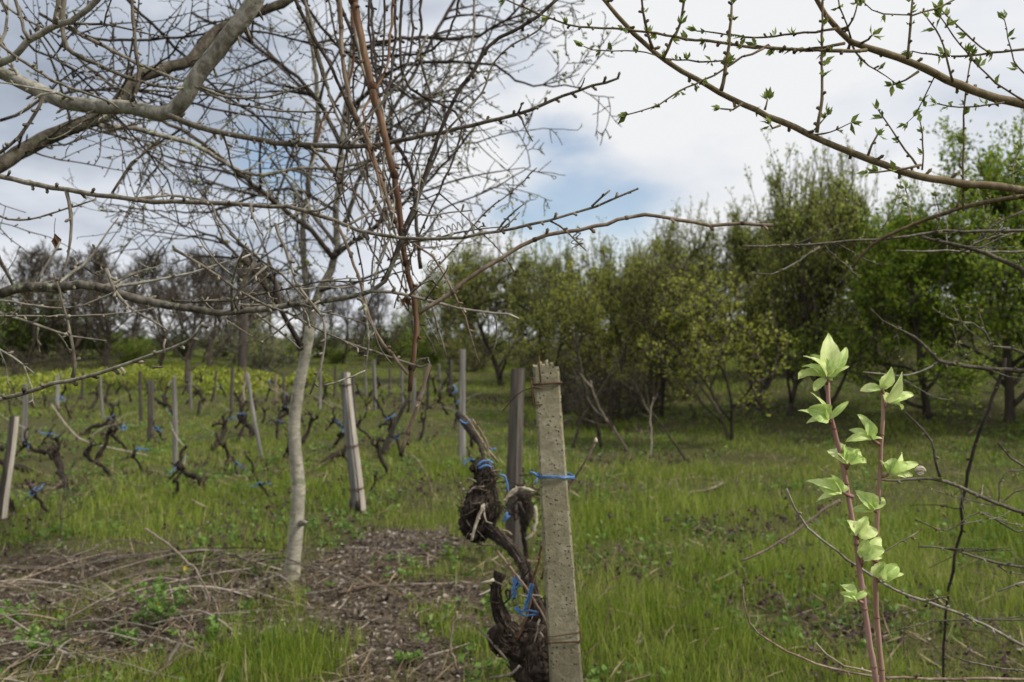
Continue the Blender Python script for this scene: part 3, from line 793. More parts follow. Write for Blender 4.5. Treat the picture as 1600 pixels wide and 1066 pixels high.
# ------------------------------------------------------------------ utility pole and cable
def utility():
    b = GP(378, 592); top = P(384, 385, b[1])
    root = empty('utility_pole', b, 'dark old wooden utility pole among the bare trees', 'utility pole')
    g = Geo(); rng = np.random.RandomState(4)
    q = np.array([b-np.array([0, 0, .2]), (b+top)/2, top]); q, r = smooth_path(q, [.15, .14, .12], .5)
    g.tube(q, r, 10, .3, .05, rng); put(g.build('shaft', M['wood_dark']), root)
    g = Geo(); g.tube([top-np.array([.25, 0, .5]), top-np.array([-.25, 0, .5])], .05, 6); put(g.build('crossbar', M['wood_dark']), root)
    a = P(700, 402, 45); c = P(1700, 372, 30); pts = []
    for i in range(25):
        t = i/24; p = a+(c-a)*t; p[2] -= .5*4*t*(1-t)*.6; pts.append(p)
    g = Geo(); g.tube(pts, .010, 5); tag(g.build('overhead_cable', M['black']), 'thin dark cable crossing the sky above the tree line', 'cable')
utility()

# ------------------------------------------------------------------ slender pale tree in the middle
def slender_tree():
    rng = np.random.RandomState(31)
    base = GP(455, 905); D0 = base[1]
    root = empty('slender_tree', base, 'slender tree with smooth pale crooked trunk and a tangled dark crown', 'tree')
    g = Geo()
    q, r = pxpath([(455, 935), (455, 905), (460, 860), (464, 810), (466, 760), (461, 700), (460, 660), (466, 610), (474, 570), (481, 535), (484, 510)], D0, 25, 15, None, .05)
    r[:7] *= np.array([1.75, 1.55, 1.32, 1.2, 1.12, 1.06, 1.02]); r = r*(1+.05*(vnoise(np.arange(len(r))*.6, 3.3)-.5)*2)
    g.tube(q, r, 14, .6, .05, rng)
    for (a, b) in ((470, 818),):   # healed branch stubs
        s_ = P(a, b, D0-.04); g.tube([s_, s_+np.array([.03 if a > 460 else -.06, -.03, .012]), s_+np.array([.05 if a > 460 else -.09, -.04, .02])], [.022, .017, .01], 7, .1)
    put(g.build('trunk', M['pale_trunk']), root)
    limbs = [
        ([(484, 512), (490, 480), (500, 455), (518, 421), (521, 403), (527, 385), (525, 340), (531, 272), (536, 200), (548, 100), (560, -60)], 15, 7, D0, D0+.1),
        ([(520, 403), (506, 383), (486, 360), (457, 338), (430, 315), (394, 288), (358, 257), (300, 215), (220, 170), (120, 90)], 9, 5, D0, D0-1.1),
        ([(482, 520), (480, 470), (475, 408), (473, 362), (480, 306), (489, 250), (497, 160), (485, 60), (470, -60)], 11, 6, D0, D0+.5),
        ([(527, 394), (565, 371), (590, 350), (640, 310), (700, 250), (740, 200)], 8, 3, D0, D0-.5),
        ([(536, 353), (549, 324), (556, 295), (570, 261), (610, 180), (660, 90), (720, -20)], 8, 5, D0, D0+.4),
        ([(534, 230), (500, 160), (450, 110), (380, 60), (300, 20)], 8, 4, D0, D0-.6),
        ([(470, 545), (450, 505), (430, 470), (400, 430), (350, 380), (310, 360)], 10, 3, D0-.05, D0-.9),
        ([(540, 180), (600, 120), (650, 100), (760, 100), (817, 130), (900, 135)], 7, 2.4, D0, D0-.9),
        ([(552, 80), (630, 60), (730, 60), (790, 30), (830, -10)], 7, 3, D0, D0-.4),
        ([(525, 330), (470, 300), (420, 300), (330, 330), (250, 330)], 6, 2.5, D0, D0+.9),
        ([(531, 272), (600, 250), (640, 200), (690, 130), (720, 60)], 6, 3, D0, D0+.8),
        ([(500, 455), (560, 440), (640, 400), (690, 330), (760, 300), (828, 262)], 5, 1.6, D0-.1, D0-.6),
    ]
    tips_all = []
    for i, (pp, w0, w1, Da, Db) in enumerate(limbs):
        g = Geo(); tips = []
        q, r = pxpath(pp, Da, w0, w1, Db, .07, rng, .004)
        g.tube(q, r, 7, rng.rand(), .06, rng)
        n = {6: 10, 7: 7, 8: 10, 11: 5}.get(i, 12)
        sprout(g, q, r, n, .55 if i in (7, 8, 11) else .85, .012, rng, 3, -.01, (25, 75), 8, 4, .075, .12, tips, (3, 3), 0, None, .0023)
        tips_all += tips
        put(g.build('limb', M['grey_bark'] if i in (0, 2) else M['dark_bark']), root)
    lg = Geo(); tip_leaves(lg, tips_all, rng, 3.2, .03, 2, .2, .9, .45, .5); put(lg.build('buds', M['crown_bud']), root)
slender_tree()

# ------------------------------------------------------------------ near grey tree reaching in from the left
def near_left_tree():
    rng = np.random.RandomState(77)
    base = np.array([-3.4, 2.2, float(gh(-3.4, 2.2))])
    root = empty('grey_barked_tree', base, 'big grey barked tree whose bare branches reach in from the left edge across the sky', 'tree')
    g = Geo(); tq, tr = smooth_path([base-np.array([0, 0, .1]), base+np.array([.05, 0, .8]), base+np.array([-.03, .05, 1.6]), base+np.array([.1, 0, 2.6]), base+np.array([.05, .1, 4.0])], [.17, .15, .14, .12, .07], .15)
    g.tube(tq, tr, 12, .5, .06, rng); put(g.build('trunk', M['grey_bark']), root)
    def tr_at(z): i = int(np.argmin(np.abs(tq[:, 2]-z))); return tq[i]
    # main boughs: pixel paths; far off-frame ends run on to the trunk
    main = [
        # (path, w0, w1, D0, D1, twigs, twig length, material, join)
        ([(410, -30), (399, 0), (382, 27), (351, 64), (331, 91), (304, 125), (287, 155), (270, 174), (247, 178), (203, 169), (152, 166), (101, 159), (61, 142), (24, 125), (-10, 108), (-90, 80)], 26, 20, 1.9, 2.05, 22, .45, 'grey_bark', 'end'),
        ([(262, 180), (330, 203), (430, 222), (540, 229), (600, 225), (690, 206), (780, 187), (830, 171), (880, 150), (925, 134), (968, 122)], 9.5, 3.6, 1.9, 1.65, 9, .16, 'thin_grey', None),
        ([(-60, 120), (0, 98), (20, 91), (44, 64), (84, 42), (98, 37), (125, 24), (152, 0), (180, -40)], 11, 9, 2.0, 1.9, 12, .45, 'grey_bark', 'start'),
        ([(-80, 300), (0, 257), (40, 233), (95, 206), (142, 189), (176, 172), (209, 128), (253, 108), (297, 95), (331, 54), (372, 30), (440, 5), (500, -40)], 24, 13, 2.7, 3.3, 42, .8, 'limb_bark', 'start'),
        ([(142, 190), (175, 198), (210, 200), (250, 212), (300, 225), (350, 253), (395, 273), (470, 263), (540, 260), (620, 235)], 10, 4, 2.9, 3.3, 18, .6, 'grey_bark', None),
        ([(-90, 262), (0, 276), (60, 289), (150, 305), (240, 314), (330, 318), (450, 324), (520, 345), (560, 360), (625, 372), (700, 373), (750, 366), (830, 351), (880, 338), (930, 322), (965, 310), (998, 297)], 8.5, 3.2, 1.6, 1.35, 16, .22, 'thin_grey', 'start'),
        ([(-100, 480), (0, 458), (40, 448), (84, 450), (125, 445), (176, 455), (236, 472), (287, 482), (338, 488), (388, 487), (439, 480), (490, 473), (540, 465), (580, 455), (602, 438), (618, 405), (640, 350), (670, 270), (700, 205)], 17, 3, 1.75, 1.55, 26, .35, 'grey_bark', 'start'),
        ([(-90, 650), (0, 626), (60, 607), (110, 594), (190, 573), (236, 556), (270, 545), (295, 530), (308, 519), (314, 507)], 7, 4, 1.15, 1.05, 0, .1, 'thin_grey', 'start'),
        ([(580, 455), (640, 462), (690, 476), (740, 486), (795, 491), (811, 498)], 5.5, 3, 1.55, 1.5, 3, .12, 'thin_grey', None),
        ([(240, 470), (300, 470), (360, 470), (420, 458), (500, 440), (570, 440), (640, 420)], 3.5, 2, 1.7, 1.6, 8, .2, 'thin_grey', None),
    ]
    for pp, w0, w1, Da, Db, nt_, L, mk, join in main:
        g = Geo(); q, r = pxpath(pp, Da, w0, w1, Db, .035, rng, .0010)
        if join == 'start':
            t = tr_at(min(3.6, max(1.0, q[0][2]+.0))); m = (t+q[0])/2+np.array([0, 0, -.05])
            a, b = smooth_path([t, m, q[0]], [r[0]*1.35, r[0]*1.15, r[0]], .1); q = np.vstack([a[:-1], q]); r = np.concatenate([b[:-1], r])
        if join == 'end':
            t = tr_at(2.9); a, b = smooth_path([q[-1], (t+q[-1])/2, t], [r[-1], r[-1]*1.2, r[-1]*1.4], .1); q = np.vstack([q, a[1:]]); r = np.concatenate([r, b[1:]])
        r2 = r*(1+.10*(rng.rand(len(r))-.3)); 
        g.tube(q, r2, 10 if w0 > 12 else 7, rng.rand(), .05 if w0 < 12 else .07, rng)
        spurs(g, q, r2, rng, .05 if w0 > 12 else .035, .007)
        if nt_:
            sprout(g, q, r, nt_, L, .0042, rng, 2 if L > .3 else 1, .0, (30, 80), 8, 5, .10, .10, None, (3, 2), .05, None, .0011)
        put(g.build('bough' if w0 > 12 else 'branch', M[mk]), root)
    # named twigs read off the photograph
    tw = [
        ([(0, 71), (30, 92), (68, 118), (110, 138), (162, 155), (185, 170)], 4.5, 3.5, 1.7),
        ([(20, -15), (30, 20), (38, 48), (46, 62)], 5.5, 6, 1.9), ([(93, -15), (90, 10), (87, 38)], 8, 9, 1.9),
        ([(100, -15), (97, 30), (98, 52), (106, 76), (128, 90), (150, 100), (190, 118), (250, 135), (320, 140)], 9, 4, 2.1),
        ([(108, 42), (140, 62), (165, 74), (200, 92), (240, 110), (280, 126)], 6.5, 4, 1.95),
        ([(205, -10), (208, 30), (213, 80), (217, 120), (214, 140), (205, 160)], 5, 6, 1.8),
        ([(68, 150), (50, 185), (28, 215), (0, 240)], 5.5, 5.5, 1.6), ([(175, 302), (192, 275), (205, 255), (230, 235), (252, 215)], 4, 3.5, 1.7),
        ([(305, 135), (350, 158), (400, 168), (450, 175), (520, 175)], 4, 2.5, 1.9), ([(312, 137), (360, 152), (410, 152), (460, 140), (520, 122)], 4, 2.5, 1.9),
        ([(-20, 330), (30, 345), (90, 330), (150, 312)], 3.5, 2.5, 1.8), ([(0, 0), (20, 18), (40, 30), (70, 45), (100, 60)], 3.5, 3, 2.1),
        ([(115, 590), (119, 568), (112, 530), (104, 495), (92, 455), (84, 428)], 6, 2.8, 1.12), ([(258, 552), (257, 540), (260, 529)], 3.5, 3, 1.08), ([(236, 574), (246, 571), (254, 573)], 4, 3, 1.08), ([(190, 574), (196, 583), (193, 587)], 5, 3, 1.1),
        ([(0, 470), (60, 478), (110, 481), (150, 470), (178, 455), (190, 440)], 3.5, 2.5, 1.4), ([(-20, 494), (60, 494), (130, 493), (200, 489), (240, 480)], 2.8, 2, 1.5),
        ([(168, 420), (178, 452), (196, 475), (222, 492), (245, 505), (262, 517)], 5.5, 2.5, 1.5), ([(60, 440), (72, 415), (85, 395), (95, 378)], 3.5, 3, 1.5),
        ([(272, 388), (330, 425), (400, 470), (450, 490), (500, 515), (560, 545)], 4.5, 2.5, 1.6), ([(360, 365), (400, 400), (440, 430), (480, 470), (507, 500)], 3.5, 3, 1.5),
        ([(430, 350), (450, 400), (462, 440), (485, 470), (507, 499), (508, 520), (503, 560), (495, 590), (484, 616)], 4.5, 3, 1.45),
        ([(400, 410), (375, 450), (365, 470), (372, 485)], 6, 4, 1.6), ([(418, 415), (400, 432), (380, 448)], 3.5, 3.5, 1.6),
        ([(500, 470), (455, 500), (430, 520), (410, 535)], 3.2, 2.2, 1.6), ([(400, 490), (440, 520), (470, 545), (480, 535)], 4, 2.5, 1.7),
        ([(925, 322), (940, 310), (953, 297)], 3.5, 3, 1.38), ([(740, 366), (735, 350), (733, 335)], 3, 2.2, 1.4), ([(780, 360), (800, 345), (812, 331)], 3, 2.2, 1.4),
        ([(700, 202), (740, 160), (760, 130), (770, 100), (800, 70), (840, 50), (868, 12)], 3.5, 2.5, 1.6), ([(640, 462), (700, 400), (760, 330), (800, 300), (838, 262)], 3, 2, 1.9),
        ([(532, 228), (560, 200), (610, 145), (640, 110), (668, 55)], 4.5, 3.5, 1.7),
    ]
    g = Geo()
    for pp, w0, w1, D in tw:
        g = Geo(); q, r = pxpath(pp, D, w0, w1, None, .022, rng, .0008); r = knob(r, rng, .25, 3)
        g.tube(q, r, 6, rng.rand(), .05, rng); spurs(g, q, r, rng, .028, .005)
        put(g.build('twig', M['thin_grey']), root)
    # pale bleached broken tip
    g = Geo(); q, r = pxpath([(795, 491), (811, 498)], 1.5, 3.2, 2.2, None, .01); g.tube(q, r*1.08, 6); put(g.build('broken_tip', M['pale_wood']), root)
    # twisted hanging fine twigs of the left crown (upper left tangle)
    for pp, w0, w1, D in (([(60, 20), (150, 60), (260, 60), (400, 50), (520, 80)], 5, 3, 3.2), ([(0, 190), (90, 150), (200, 140), (330, 170), (470, 190)], 5, 3, 3.0), ([(180, -20), (260, 60), (330, 130), (420, 200), (480, 280)], 5, 3, 3.4),
                          ([(450, -30), (500, 40), (560, 100), (640, 150), (720, 160)], 5, 3, 3.1), ([(30, 60), (110, 110), (200, 200), (260, 280), (280, 350)], 4, 2, 2.6)):
        g = Geo(); q, r = pxpath(pp, D, w0, w1, D+.3, .05, rng, .003)
        g.tube(q, r, 6, rng.rand()); sprout(g, q, r, 16, .6, .004, rng, 2, -.01, (30, 80), 8, 4, .11, .05, None, (3, 2), .06, None, .001)
        put(g.build('branch', M['dark_bark']), root)
near_left_tree()

# ------------------------------------------------------------------ climbing vine canes
def tendril(g, p, rng, r=.0011, turns=3, R=.010, L=.05, d=(1, 0, .2)):
    d = nz(d); u = nz(np.cross(d, (0, 0.3, 1))); w = np.cross(d, u); pts = []
    for i in range(turns*10+12):
        if i < 12: pts.append(np.array(p)+d*L*(i/12)*.6+u*.004*math.sin(i*.5))
        else:
            a = (i-12)/10*2*math.pi; pts.append(np.array(p)+d*(L*.6+(i-12)*.0012)+u*R*math.sin(a)+w*R*(1-math.cos(a)))
    g.tube(pts, np.linspace(r, r*.7, len(pts)), 5, .2)
def canes():
    rng = np.random.RandomState(99)
    b = P(557, -420, 1.9)
    specs = [
        ('red_cane', [(540, -60), (553, 0), (562, 45), (573, 100), (590, 170), (604, 228), (618, 290), (627, 350), (632, 395), (647, 470), (650, 520), (643, 575), (640, 612)], 12, 7, 1.75, 'thick reddish brown vine cane hanging down from the top through the tangled crown'),
        ('dark_bark', [(875, -5), (840, 25), (800, 50), (765, 70), (740, 110), (712, 150), (690, 200), (672, 250), (655, 300), (640, 340), (627, 372), (608, 420), (596, 440)], 5.5, 6, 1.65, 'slim dark cane rising from the thick reddish cane towards the top middle'),
        ('tan_cane', [(530, -10), (538, 120), (552, 170), (575, 220), (594, 280), (612, 330), (628, 372)], 6.5, 7, 1.8, 'greyish tan cane leaning onto the thick reddish cane'),
        ('tan_cane', [(530, 357), (548, 400), (564, 445), (580, 505), (611, 553), (638, 585)], 4.5, 5, 1.7, 'thin tan cane running down to the low joint of the reddish cane'),
        ('tan_cane', [(672, 570), (664, 592), (650, 640), (638, 675), (628, 706)], 6, 7, 1.7, 'short tan cane hanging below the end of the reddish cane'),
        ('thin_grey', [(530, 530), (570, 545), (600, 555), (640, 568), (658, 575), (672, 568), (668, 560), (655, 563), (644, 580)], 4, 3.5, 1.72, 'pale grey cane ending in a small loop at the low joint'),
        ('tan_cane', [(655, 488), (692, 465), (740, 431), (797, 394), (854, 367), (905, 360), (950, 350), (980, 340), (1007, 335), (1060, 344), (1110, 352), (1160, 350), (1206, 352)], 6.5, 5, 1.5, 'long arching tan cane pointing right across the pale sky'),
        ('tan_cane', [(641, 377), (675, 400), (706, 451), (726, 495), (740, 542), (750, 568)], 3.5, 2.5, 1.7, 'very thin cane drooping right from the reddish cane'),
        ('thin_grey', [(672, 470), (680, 500), (690, 530), (697, 556)], 3.6, 2.6, 1.6, 'short pale twig hanging below the long arching cane'),
        ('dark_bark', [(450, -30), (480, 40), (520, 110), (560, 200), (590, 260), (612, 310)], 6, 4, 2.0, 'thin reddish cane crossing the crown from the upper middle'),
        ('dark_bark', [(520, -20), (560, 80), (590, 180), (640, 260), (650, 340), (655, 400), (657, 420)], 5, 6, 2.1, 'dark thin cane with a knotted end hanging beside the reddish cane'),
    ]
    for i, (mk, pp, w0, w1, D, lb) in enumerate(specs):
        q, r = pxpath(pp, D, w0, w1, None, .025, rng, .0009)
        base = q[0]
        root = empty('vine_cane', base, lb, 'vine cane', 'vine canes hanging in the branches')
        g = Geo(); rr = knob(r, rng, .12, 3)
        g.tube(q, rr, 8, .5, .04, rng)
        spurs(g, q, r, rng, .08, .006)
        # swollen joints
        s_ = np.linspace(3, len(q)-3, max(2, len(q)//7)).astype(int)
        for a in s_:
            t = nz(q[min(a+1, len(q)-1)]-q[a-1]); g.tube([q[a]-t*r[a]*1.6, q[a]-t*r[a]*.5, q[a]+t*r[a]*.5, q[a]+t*r[a]*1.6], [r[a]*.9, r[a]*1.35, r[a]*1.3, r[a]*.9], 8, .05)
        put(g.build('stem', M[mk]), root)
        tl = []
        def tendril_(*a):
            g_ = Geo(); tendril(g_, *a); put(g_.build('tendril', M['thin_grey']), root)
        if i == 0:
            for a in range(5): tendril_(P(640+20*a*.6, 365+a*9, 1.74), rng, .0011, 2, .007+.004*rng.rand(), .05, rng.normal(size=3))
            tendril_(P(660, 366, 1.74), rng, .0013, 4, .008, .075, (1, .1, .35))
            tendril_(P(636, 372, 1.73), rng, .0013, 2, .012, .09, (1, -.1, -.05))
        if i == 6:
            tendril_(P(898, 362, 1.5), rng, .0011, 2, .007, .02, (.1, 0, -1)); tendril_(P(902, 355, 1.5), rng, .0011, 2, .006, .02, (.4, 0, -1))
    # bundle of thin hanging canes in the middle of the crown
    for j in range(17):
        x0 = 440+300*rng.rand(); x1 = 560+130*rng.rand(); yb = 260+330*rng.rand(); D = 1.9+.9*rng.rand()
        mid = ((x0+x1)/2+50*rng.normal(), yb*.5+20*rng.normal())
        q, r = pxpath([(x0, -40-60*rng.rand()), (x0*.75+x1*.25+14*rng.normal(), yb*.25), mid, ((x1+mid[0])/2+10*rng.normal(), yb*.78), (x1, yb)], D, 3.6+1.5*rng.rand(), 2.2, D-.2, .03, rng, .002)
        g = Geo(); g.tube(q, knob(r, rng, .3, 3), 5, rng.rand()); spurs(g, q, r, rng, .06, .006)
        if j % 3 == 0: sprout(g, q, r, 4, .3, .002, rng, 1, .03, (25, 60), 6, 4, .15, .2, None, (2,), 0, None, .0009)
        o = g.build('vine_cane', M[('dark_bark', 'dark_bark', 'dark_bark', 'thin_grey', 'dark_bark', 'red_cane')[j % 6]])
        tag(o, 'thin vine cane in the hanging bundle left and right of the thick reddish cane', 'vine cane', 'thin canes in the hanging bundle')
    # two dead leaves
    for px, py, D, lb in ((85, 364, 1.6, 'shrivelled dead leaf hanging at the left edge below the grey branch'), (634, 458, 1.7, 'small curled dead leaf beside the thick reddish cane')):
        g = Geo(); p = P(px, py, D)
        g.leaves([p, p+np.array([.002, 0, -.005]), p+np.array([-.002, .003, -.004])], [[.1, 0, -1], [-.2, .2, -1], [.25, -.1, -1]], np.array([.03, .026, .022]), rng, .6, .25, .3)
        g.tube([p+np.array([.002, 0, .03]), p+np.array([0, 0, .012]), p], .0007, 4, .2)
        tag(g.build('dead_leaf', M['dead_leaf']), lb, 'leaf')
canes()

# ------------------------------------------------------------------ budding tree on the right
def bud_cluster(g, p, d, rng, n=4, s=.016):
    d = nz(d); dd = d[None]*1.1+rng.normal(size=(n, 3))*.42; dd[:, 2] += .35
    g.leaves(np.repeat(np.asarray(p)[None], n, 0)+rng.normal(size=(n, 3))*.0012, dd, s*(.6+.6*rng.rand(n)), rng, .42, .16, .12)
def buds_along(g, q, rng, every, s, n=4, t0=0.0):
    seg = np.linalg.norm(np.diff(q, axis=0), axis=1); cum = np.concatenate([[0], np.cumsum(seg)]); tot = cum[-1]; x = every*rng.rand()+t0*tot
    while x < tot:
        i = max(1, min(int(np.searchsorted(cum, x)), len(q)-1)); t = nz(q[i]-q[i-1]); pr = nz(np.cross(t, rng.normal(size=3)))
        bud_cluster(g, q[i], t*.5+pr, rng, n, s*(.7+.5*rng.rand())); x += every*(.5+rng.rand())
    bud_cluster(g, q[-1], q[-1]-q[-2], rng, n+1, s)
def right_tree():
    rng = np.random.RandomState(55)
    base = np.array([3.0, 2.4, float(gh(3.0, 2.4))])
    root = empty('budding_fruit_tree', base, 'near fruit tree at the right edge with long olive brown branches bearing small green buds', 'tree')
    g = Geo(); tq, tr = smooth_path([base-np.array([0, 0, .1]), base+np.array([-.05, 0, .7]), base+np.array([.05, .03, 1.5]), base+np.array([-.02, 0, 2.3]), base+np.array([.1, 0, 3.4])], [.11, .09, .08, .07, .04], .12)
    g.tube(tq, tr, 12, .4, .06, rng); put(g.build('trunk', M['olive_bark']), root)
    fol = Geo()
    def at(z): return tq[int(np.argmin(np.abs(tq[:, 2]-z)))]
    def br(pp, w0, w1, D, D1=None, mk='olive_bark', join=None, nb=0, name='branch', be=.05, bs=.021, L=.15, spur=.05):
        q, r = pxpath(pp, D, w0, w1, D1, .03, rng, .0008)
        if join:
            t = at(join); a, b = smooth_path([q[-1], (q[-1]+t)/2+np.array([0, 0, -.03]), t], [r[-1], r[-1]*1.2, r[-1]*1.5], .1)
            q = np.vstack([q, a[1:]]); r = np.concatenate([r, b[1:]])
        g = Geo(); g.tube(q, knob(r, rng, .10, 3), 8 if w0+w1 > 10 else 6, rng.rand(), .05, rng)
        if spur: spurs(g, q, r, rng, spur, .006)
        tips = []
        if nb: sprout(g, q, r, nb, L, .0022, rng, 1, .10, (30, 70), 6, 4, .10, .05, tips, (2,), .04, None, .0009)
        for tq_, _ in tips: buds_along(fol, tq_, rng, be, bs)
        put(g.build(name, M[mk]), root); return q, r
    b1, _ = br([(925, -20), (945, 0), (965, 25), (990, 52), (1040, 95), (1090, 125), (1125, 145), (1180, 172), (1220, 190), (1290, 221), (1360, 250), (1430, 274), (1500, 286), (1560, 292), (1625, 302)], 5.5, 13, 1.5, 1.6, join=2.0, nb=7, name='bough', L=.12)
    b2, _ = br([(1262, -25), (1275, 0), (1290, 24), (1308, 45), (1330, 65), (1380, 82), (1430, 100), (1480, 125), (1540, 148), (1620, 168)], 6, 14, 1.5, 1.6, join=2.3, nb=8, name='bough', L=.15)
    br([(1330, 420), (1360, 385), (1400, 362), (1450, 342), (1500, 325), (1560, 312), (1610, 306)], 4, 8, 1.8, 1.7, join=1.9, nb=5)
    tws = [
        ([(1355, 79), (1340, 80), (1290, 79), (1180, 74), (1120, 66), (1070, 61), (1010, 50), (960, 45), (905, 42), (868, 32), (790, 0)], 6, 2.5, 1.5),
        ([(1308, 45), (1240, 53), (1180, 59), (1120, 52), (1088, 48)], 4, 2, 1.5), ([(1320, 66), (1300, 72), (1240, 78), (1180, 72)], 5, 4, 1.5),
        ([(1195, 75), (1175, 85), (1160, 90), (1130, 110), (1100, 125), (1060, 143), (1030, 163), (980, 180)], 4, 2, 1.5),
        ([(1150, 92), (1110, 97), (1075, 95), (1040, 92), (1010, 82), (925, 78), (912, 72)], 3, 1.8, 1.5),
        ([(1277, 206), (1280, 185), (1285, 155), (1284, 100), (1285, 40), (1285, -30)], 6, 3, 1.5),
        ([(1127, 142), (1132, 115), (1138, 70), (1142, 30), (1144, 8)], 6.5, 3.5, 1.48), ([(1020, 76), (1012, 50), (1005, 20), (1001, -20)], 5, 3, 1.48),
        ([(1035, 92), (1050, 62), (1062, 38), (1068, 5), (1072, -20)], 5, 3, 1.5),
        ([(1418, 92), (1421, 60), (1424, 20), (1425, -20)], 5, 3, 1.5), ([(1425, 24), (1380, 22), (1362, 16), (1350, 4)], 2.4, 1.8, 1.5), ([(1425, 24), (1465, 12), (1500, -5)], 2.8, 3, 1.5),
        ([(1490, 127), (1482, 100), (1474, 72), (1462, 45), (1448, 28)], 4, 2, 1.5), ([(1600, 158), (1570, 140), (1540, 115), (1500, 70), (1470, 28)], 3.5, 2, 1.5),
        ([(1600, 78), (1550, 83), (1500, 88), (1455, 86), (1425, 80)], 4, 2, 1.6), ([(1545, 83), (1520, 62), (1490, 35), (1470, 15)], 3, 2, 1.6),
        ([(1600, 115), (1585, 95), (1575, 60), (1570, 30)], 2.4, 1.6, 1.6),
        ([(1506, 330), (1504, 300), (1505, 240), (1506, 180), (1512, 120), (1518, 85)], 4, 2, 1.6), ([(1437, 263), (1415, 235), (1395, 205), (1372, 170)], 4, 2, 1.55),
        ([(1441, 265), (1443, 240), (1438, 190)], 3, 2, 1.55), ([(1356, 243), (1362, 228), (1371, 212)], 4.5, 3, 1.52), ([(1195, 172), (1197, 165), (1198, 156)], 3.5, 2.5, 1.5),
        ([(1160, 162), (1145, 172), (1125, 170)], 3.5, 2.5, 1.5), ([(1440, 258), (1420, 262), (1400, 266), (1358, 270)], 4, 2.5, 1.52), ([(1220, 196), (1208, 200), (1203, 196)], 4, 3, 1.5),
        ([(1435, 112), (1415, 124), (1395, 134)], 4, 2, 1.5), ([(1570, 160), (1540, 165), (1500, 168), (1465, 163)], 3, 2, 1.55), ([(1330, 60), (1325, 40), (1312, 10), (1308, -8)], 3, 2, 1.5),
        ([(1345, 68), (1358, 62), (1362, 55)], 3.5, 3, 1.5), ([(1320, 50), (1333, 30), (1340, 5)], 3.4, 2.2, 1.5),
    ]
    for pp, w0, w1, D in tws:
        q, r = pxpath(pp, D, w0, w1, None, .02, rng, .0007)
        g = Geo(); g.tube(q, knob(r, rng, .22, 3), 6, rng.rand(), .05, rng); spurs(g, q, r, rng, .03, .004)
        put(g.build('twig', M['olive_bark']), root)
        buds_along(fol, q, rng, .045, .020, 4, .1)
    buds_along(fol, b1, rng, .12, .012, 3)
    put(fol.build('bud_leaves', M['bud']), root)
    # lower grey branches at the right edge (same tree)
    fol2 = Geo()
    low = [
        ([(1228, 764), (1240, 790), (1262, 825), (1310, 862), (1340, 885), (1400, 922), (1470, 948), (1520, 968), (1560, 988), (1620, 1020)], 3, 5, 1.5, 'thin_grey', 1, .09),
        ([(1162, 915), (1165, 955), (1185, 990), (1230, 1018), (1300, 1045), (1360, 1056), (1450, 1060), (1620, 1062)], 1.8, 5, 1.45, 'tan_cane', 0, 9),
        ([(1274, 1005), (1290, 1022), (1320, 1040), (1370, 1053)], 2.5, 3, 1.45, 'tan_cane', 0, 9),
        ([(1368, 749), (1420, 750), (1455, 748), (1500, 762), (1550, 783), (1620, 808)], 3.5, 6, 1.9, 'thin_grey', 1, 9),
        ([(1435, 853), (1480, 858), (1520, 868), (1560, 880), (1620, 888)], 2.5, 4.5, 1.9, 'thin_grey', 2, 9),
        ([(1360, 485), (1378, 502), (1400, 512), (1430, 528), (1450, 548), (1465, 564), (1510, 572), (1560, 577), (1620, 580)], 2.5, 7, 2.2, 'thin_grey', 2, .08),
        ([(1350, 582), (1400, 586), (1440, 580), (1465, 566)], 2, 3, 2.2, 'thin_grey', 1, .1), ([(1620, 560), (1580, 545), (1550, 540), (1540, 520), (1520, 505), (1490, 510)], 5, 2, 2.2, 'thin_grey', 3, .08),
        ([(1160, 386), (1250, 383), (1340, 376), (1420, 370), (1460, 362), (1530, 361), (1620, 360)], 3, 5, 1.9, 'thin_grey', 3, .4), ([(1440, 370), (1490, 382), (1540, 396), (1580, 412), (1625, 440)], 5, 8, 1.9, 'thin_grey', 2, .3),
        ([(1180, 428), (1205, 428), (1235, 415), (1262, 398), (1280, 386)], 2.5, 3.5, 1.9, 'thin_grey', 0, 9), ([(1400, 392), (1480, 392), (1560, 393), (1620, 393)], 2.5, 4, 2.0, 'thin_grey', 2, .4),
        ([(1500, 395), (1530, 375), (1555, 350), (1600, 330)], 3, 4, 2.0, 'thin_grey', 2, .2),
        ([(1158, 878), (1200, 858), (1240, 832), (1275, 805), (1312, 780)], 3.5, 5, 2.1, 'tan_cane', 0, 9),
        ([(1415, 645), (1440, 670), (1455, 690), (1462, 720), (1468, 745)], 3, 4.5, 1.9, 'thin_grey', 0, .07), ([(1560, 690), (1580, 715), (1620, 745)], 3, 4, 1.7, 'thin_grey', 0, 9),
        ([(1620, 760), (1585, 770), (1560, 790), (1570, 740), (1600, 735)], 2.5, 2, 2.0, 'thin_grey', 1, .2), ([(1500, 1032), (1540, 1040), (1620, 1052)], 2.5, 3, 1.5, 'thin_grey', 0, 9),
        ([(1560, 925), (1590, 912), (1620, 905)], 3, 4, 1.6, 'thin_grey', 0, 9), ([(1400, 985), (1440, 975), (1500, 968), (1620, 970)], 2, 3, 2.1, 'thin_grey', 1, 9), ([(1430, 812), (1480, 830), (1530, 800), (1590, 830), (1630, 822)], 2, 3, 2.0, 'thin_grey', 2, .2),
    ]
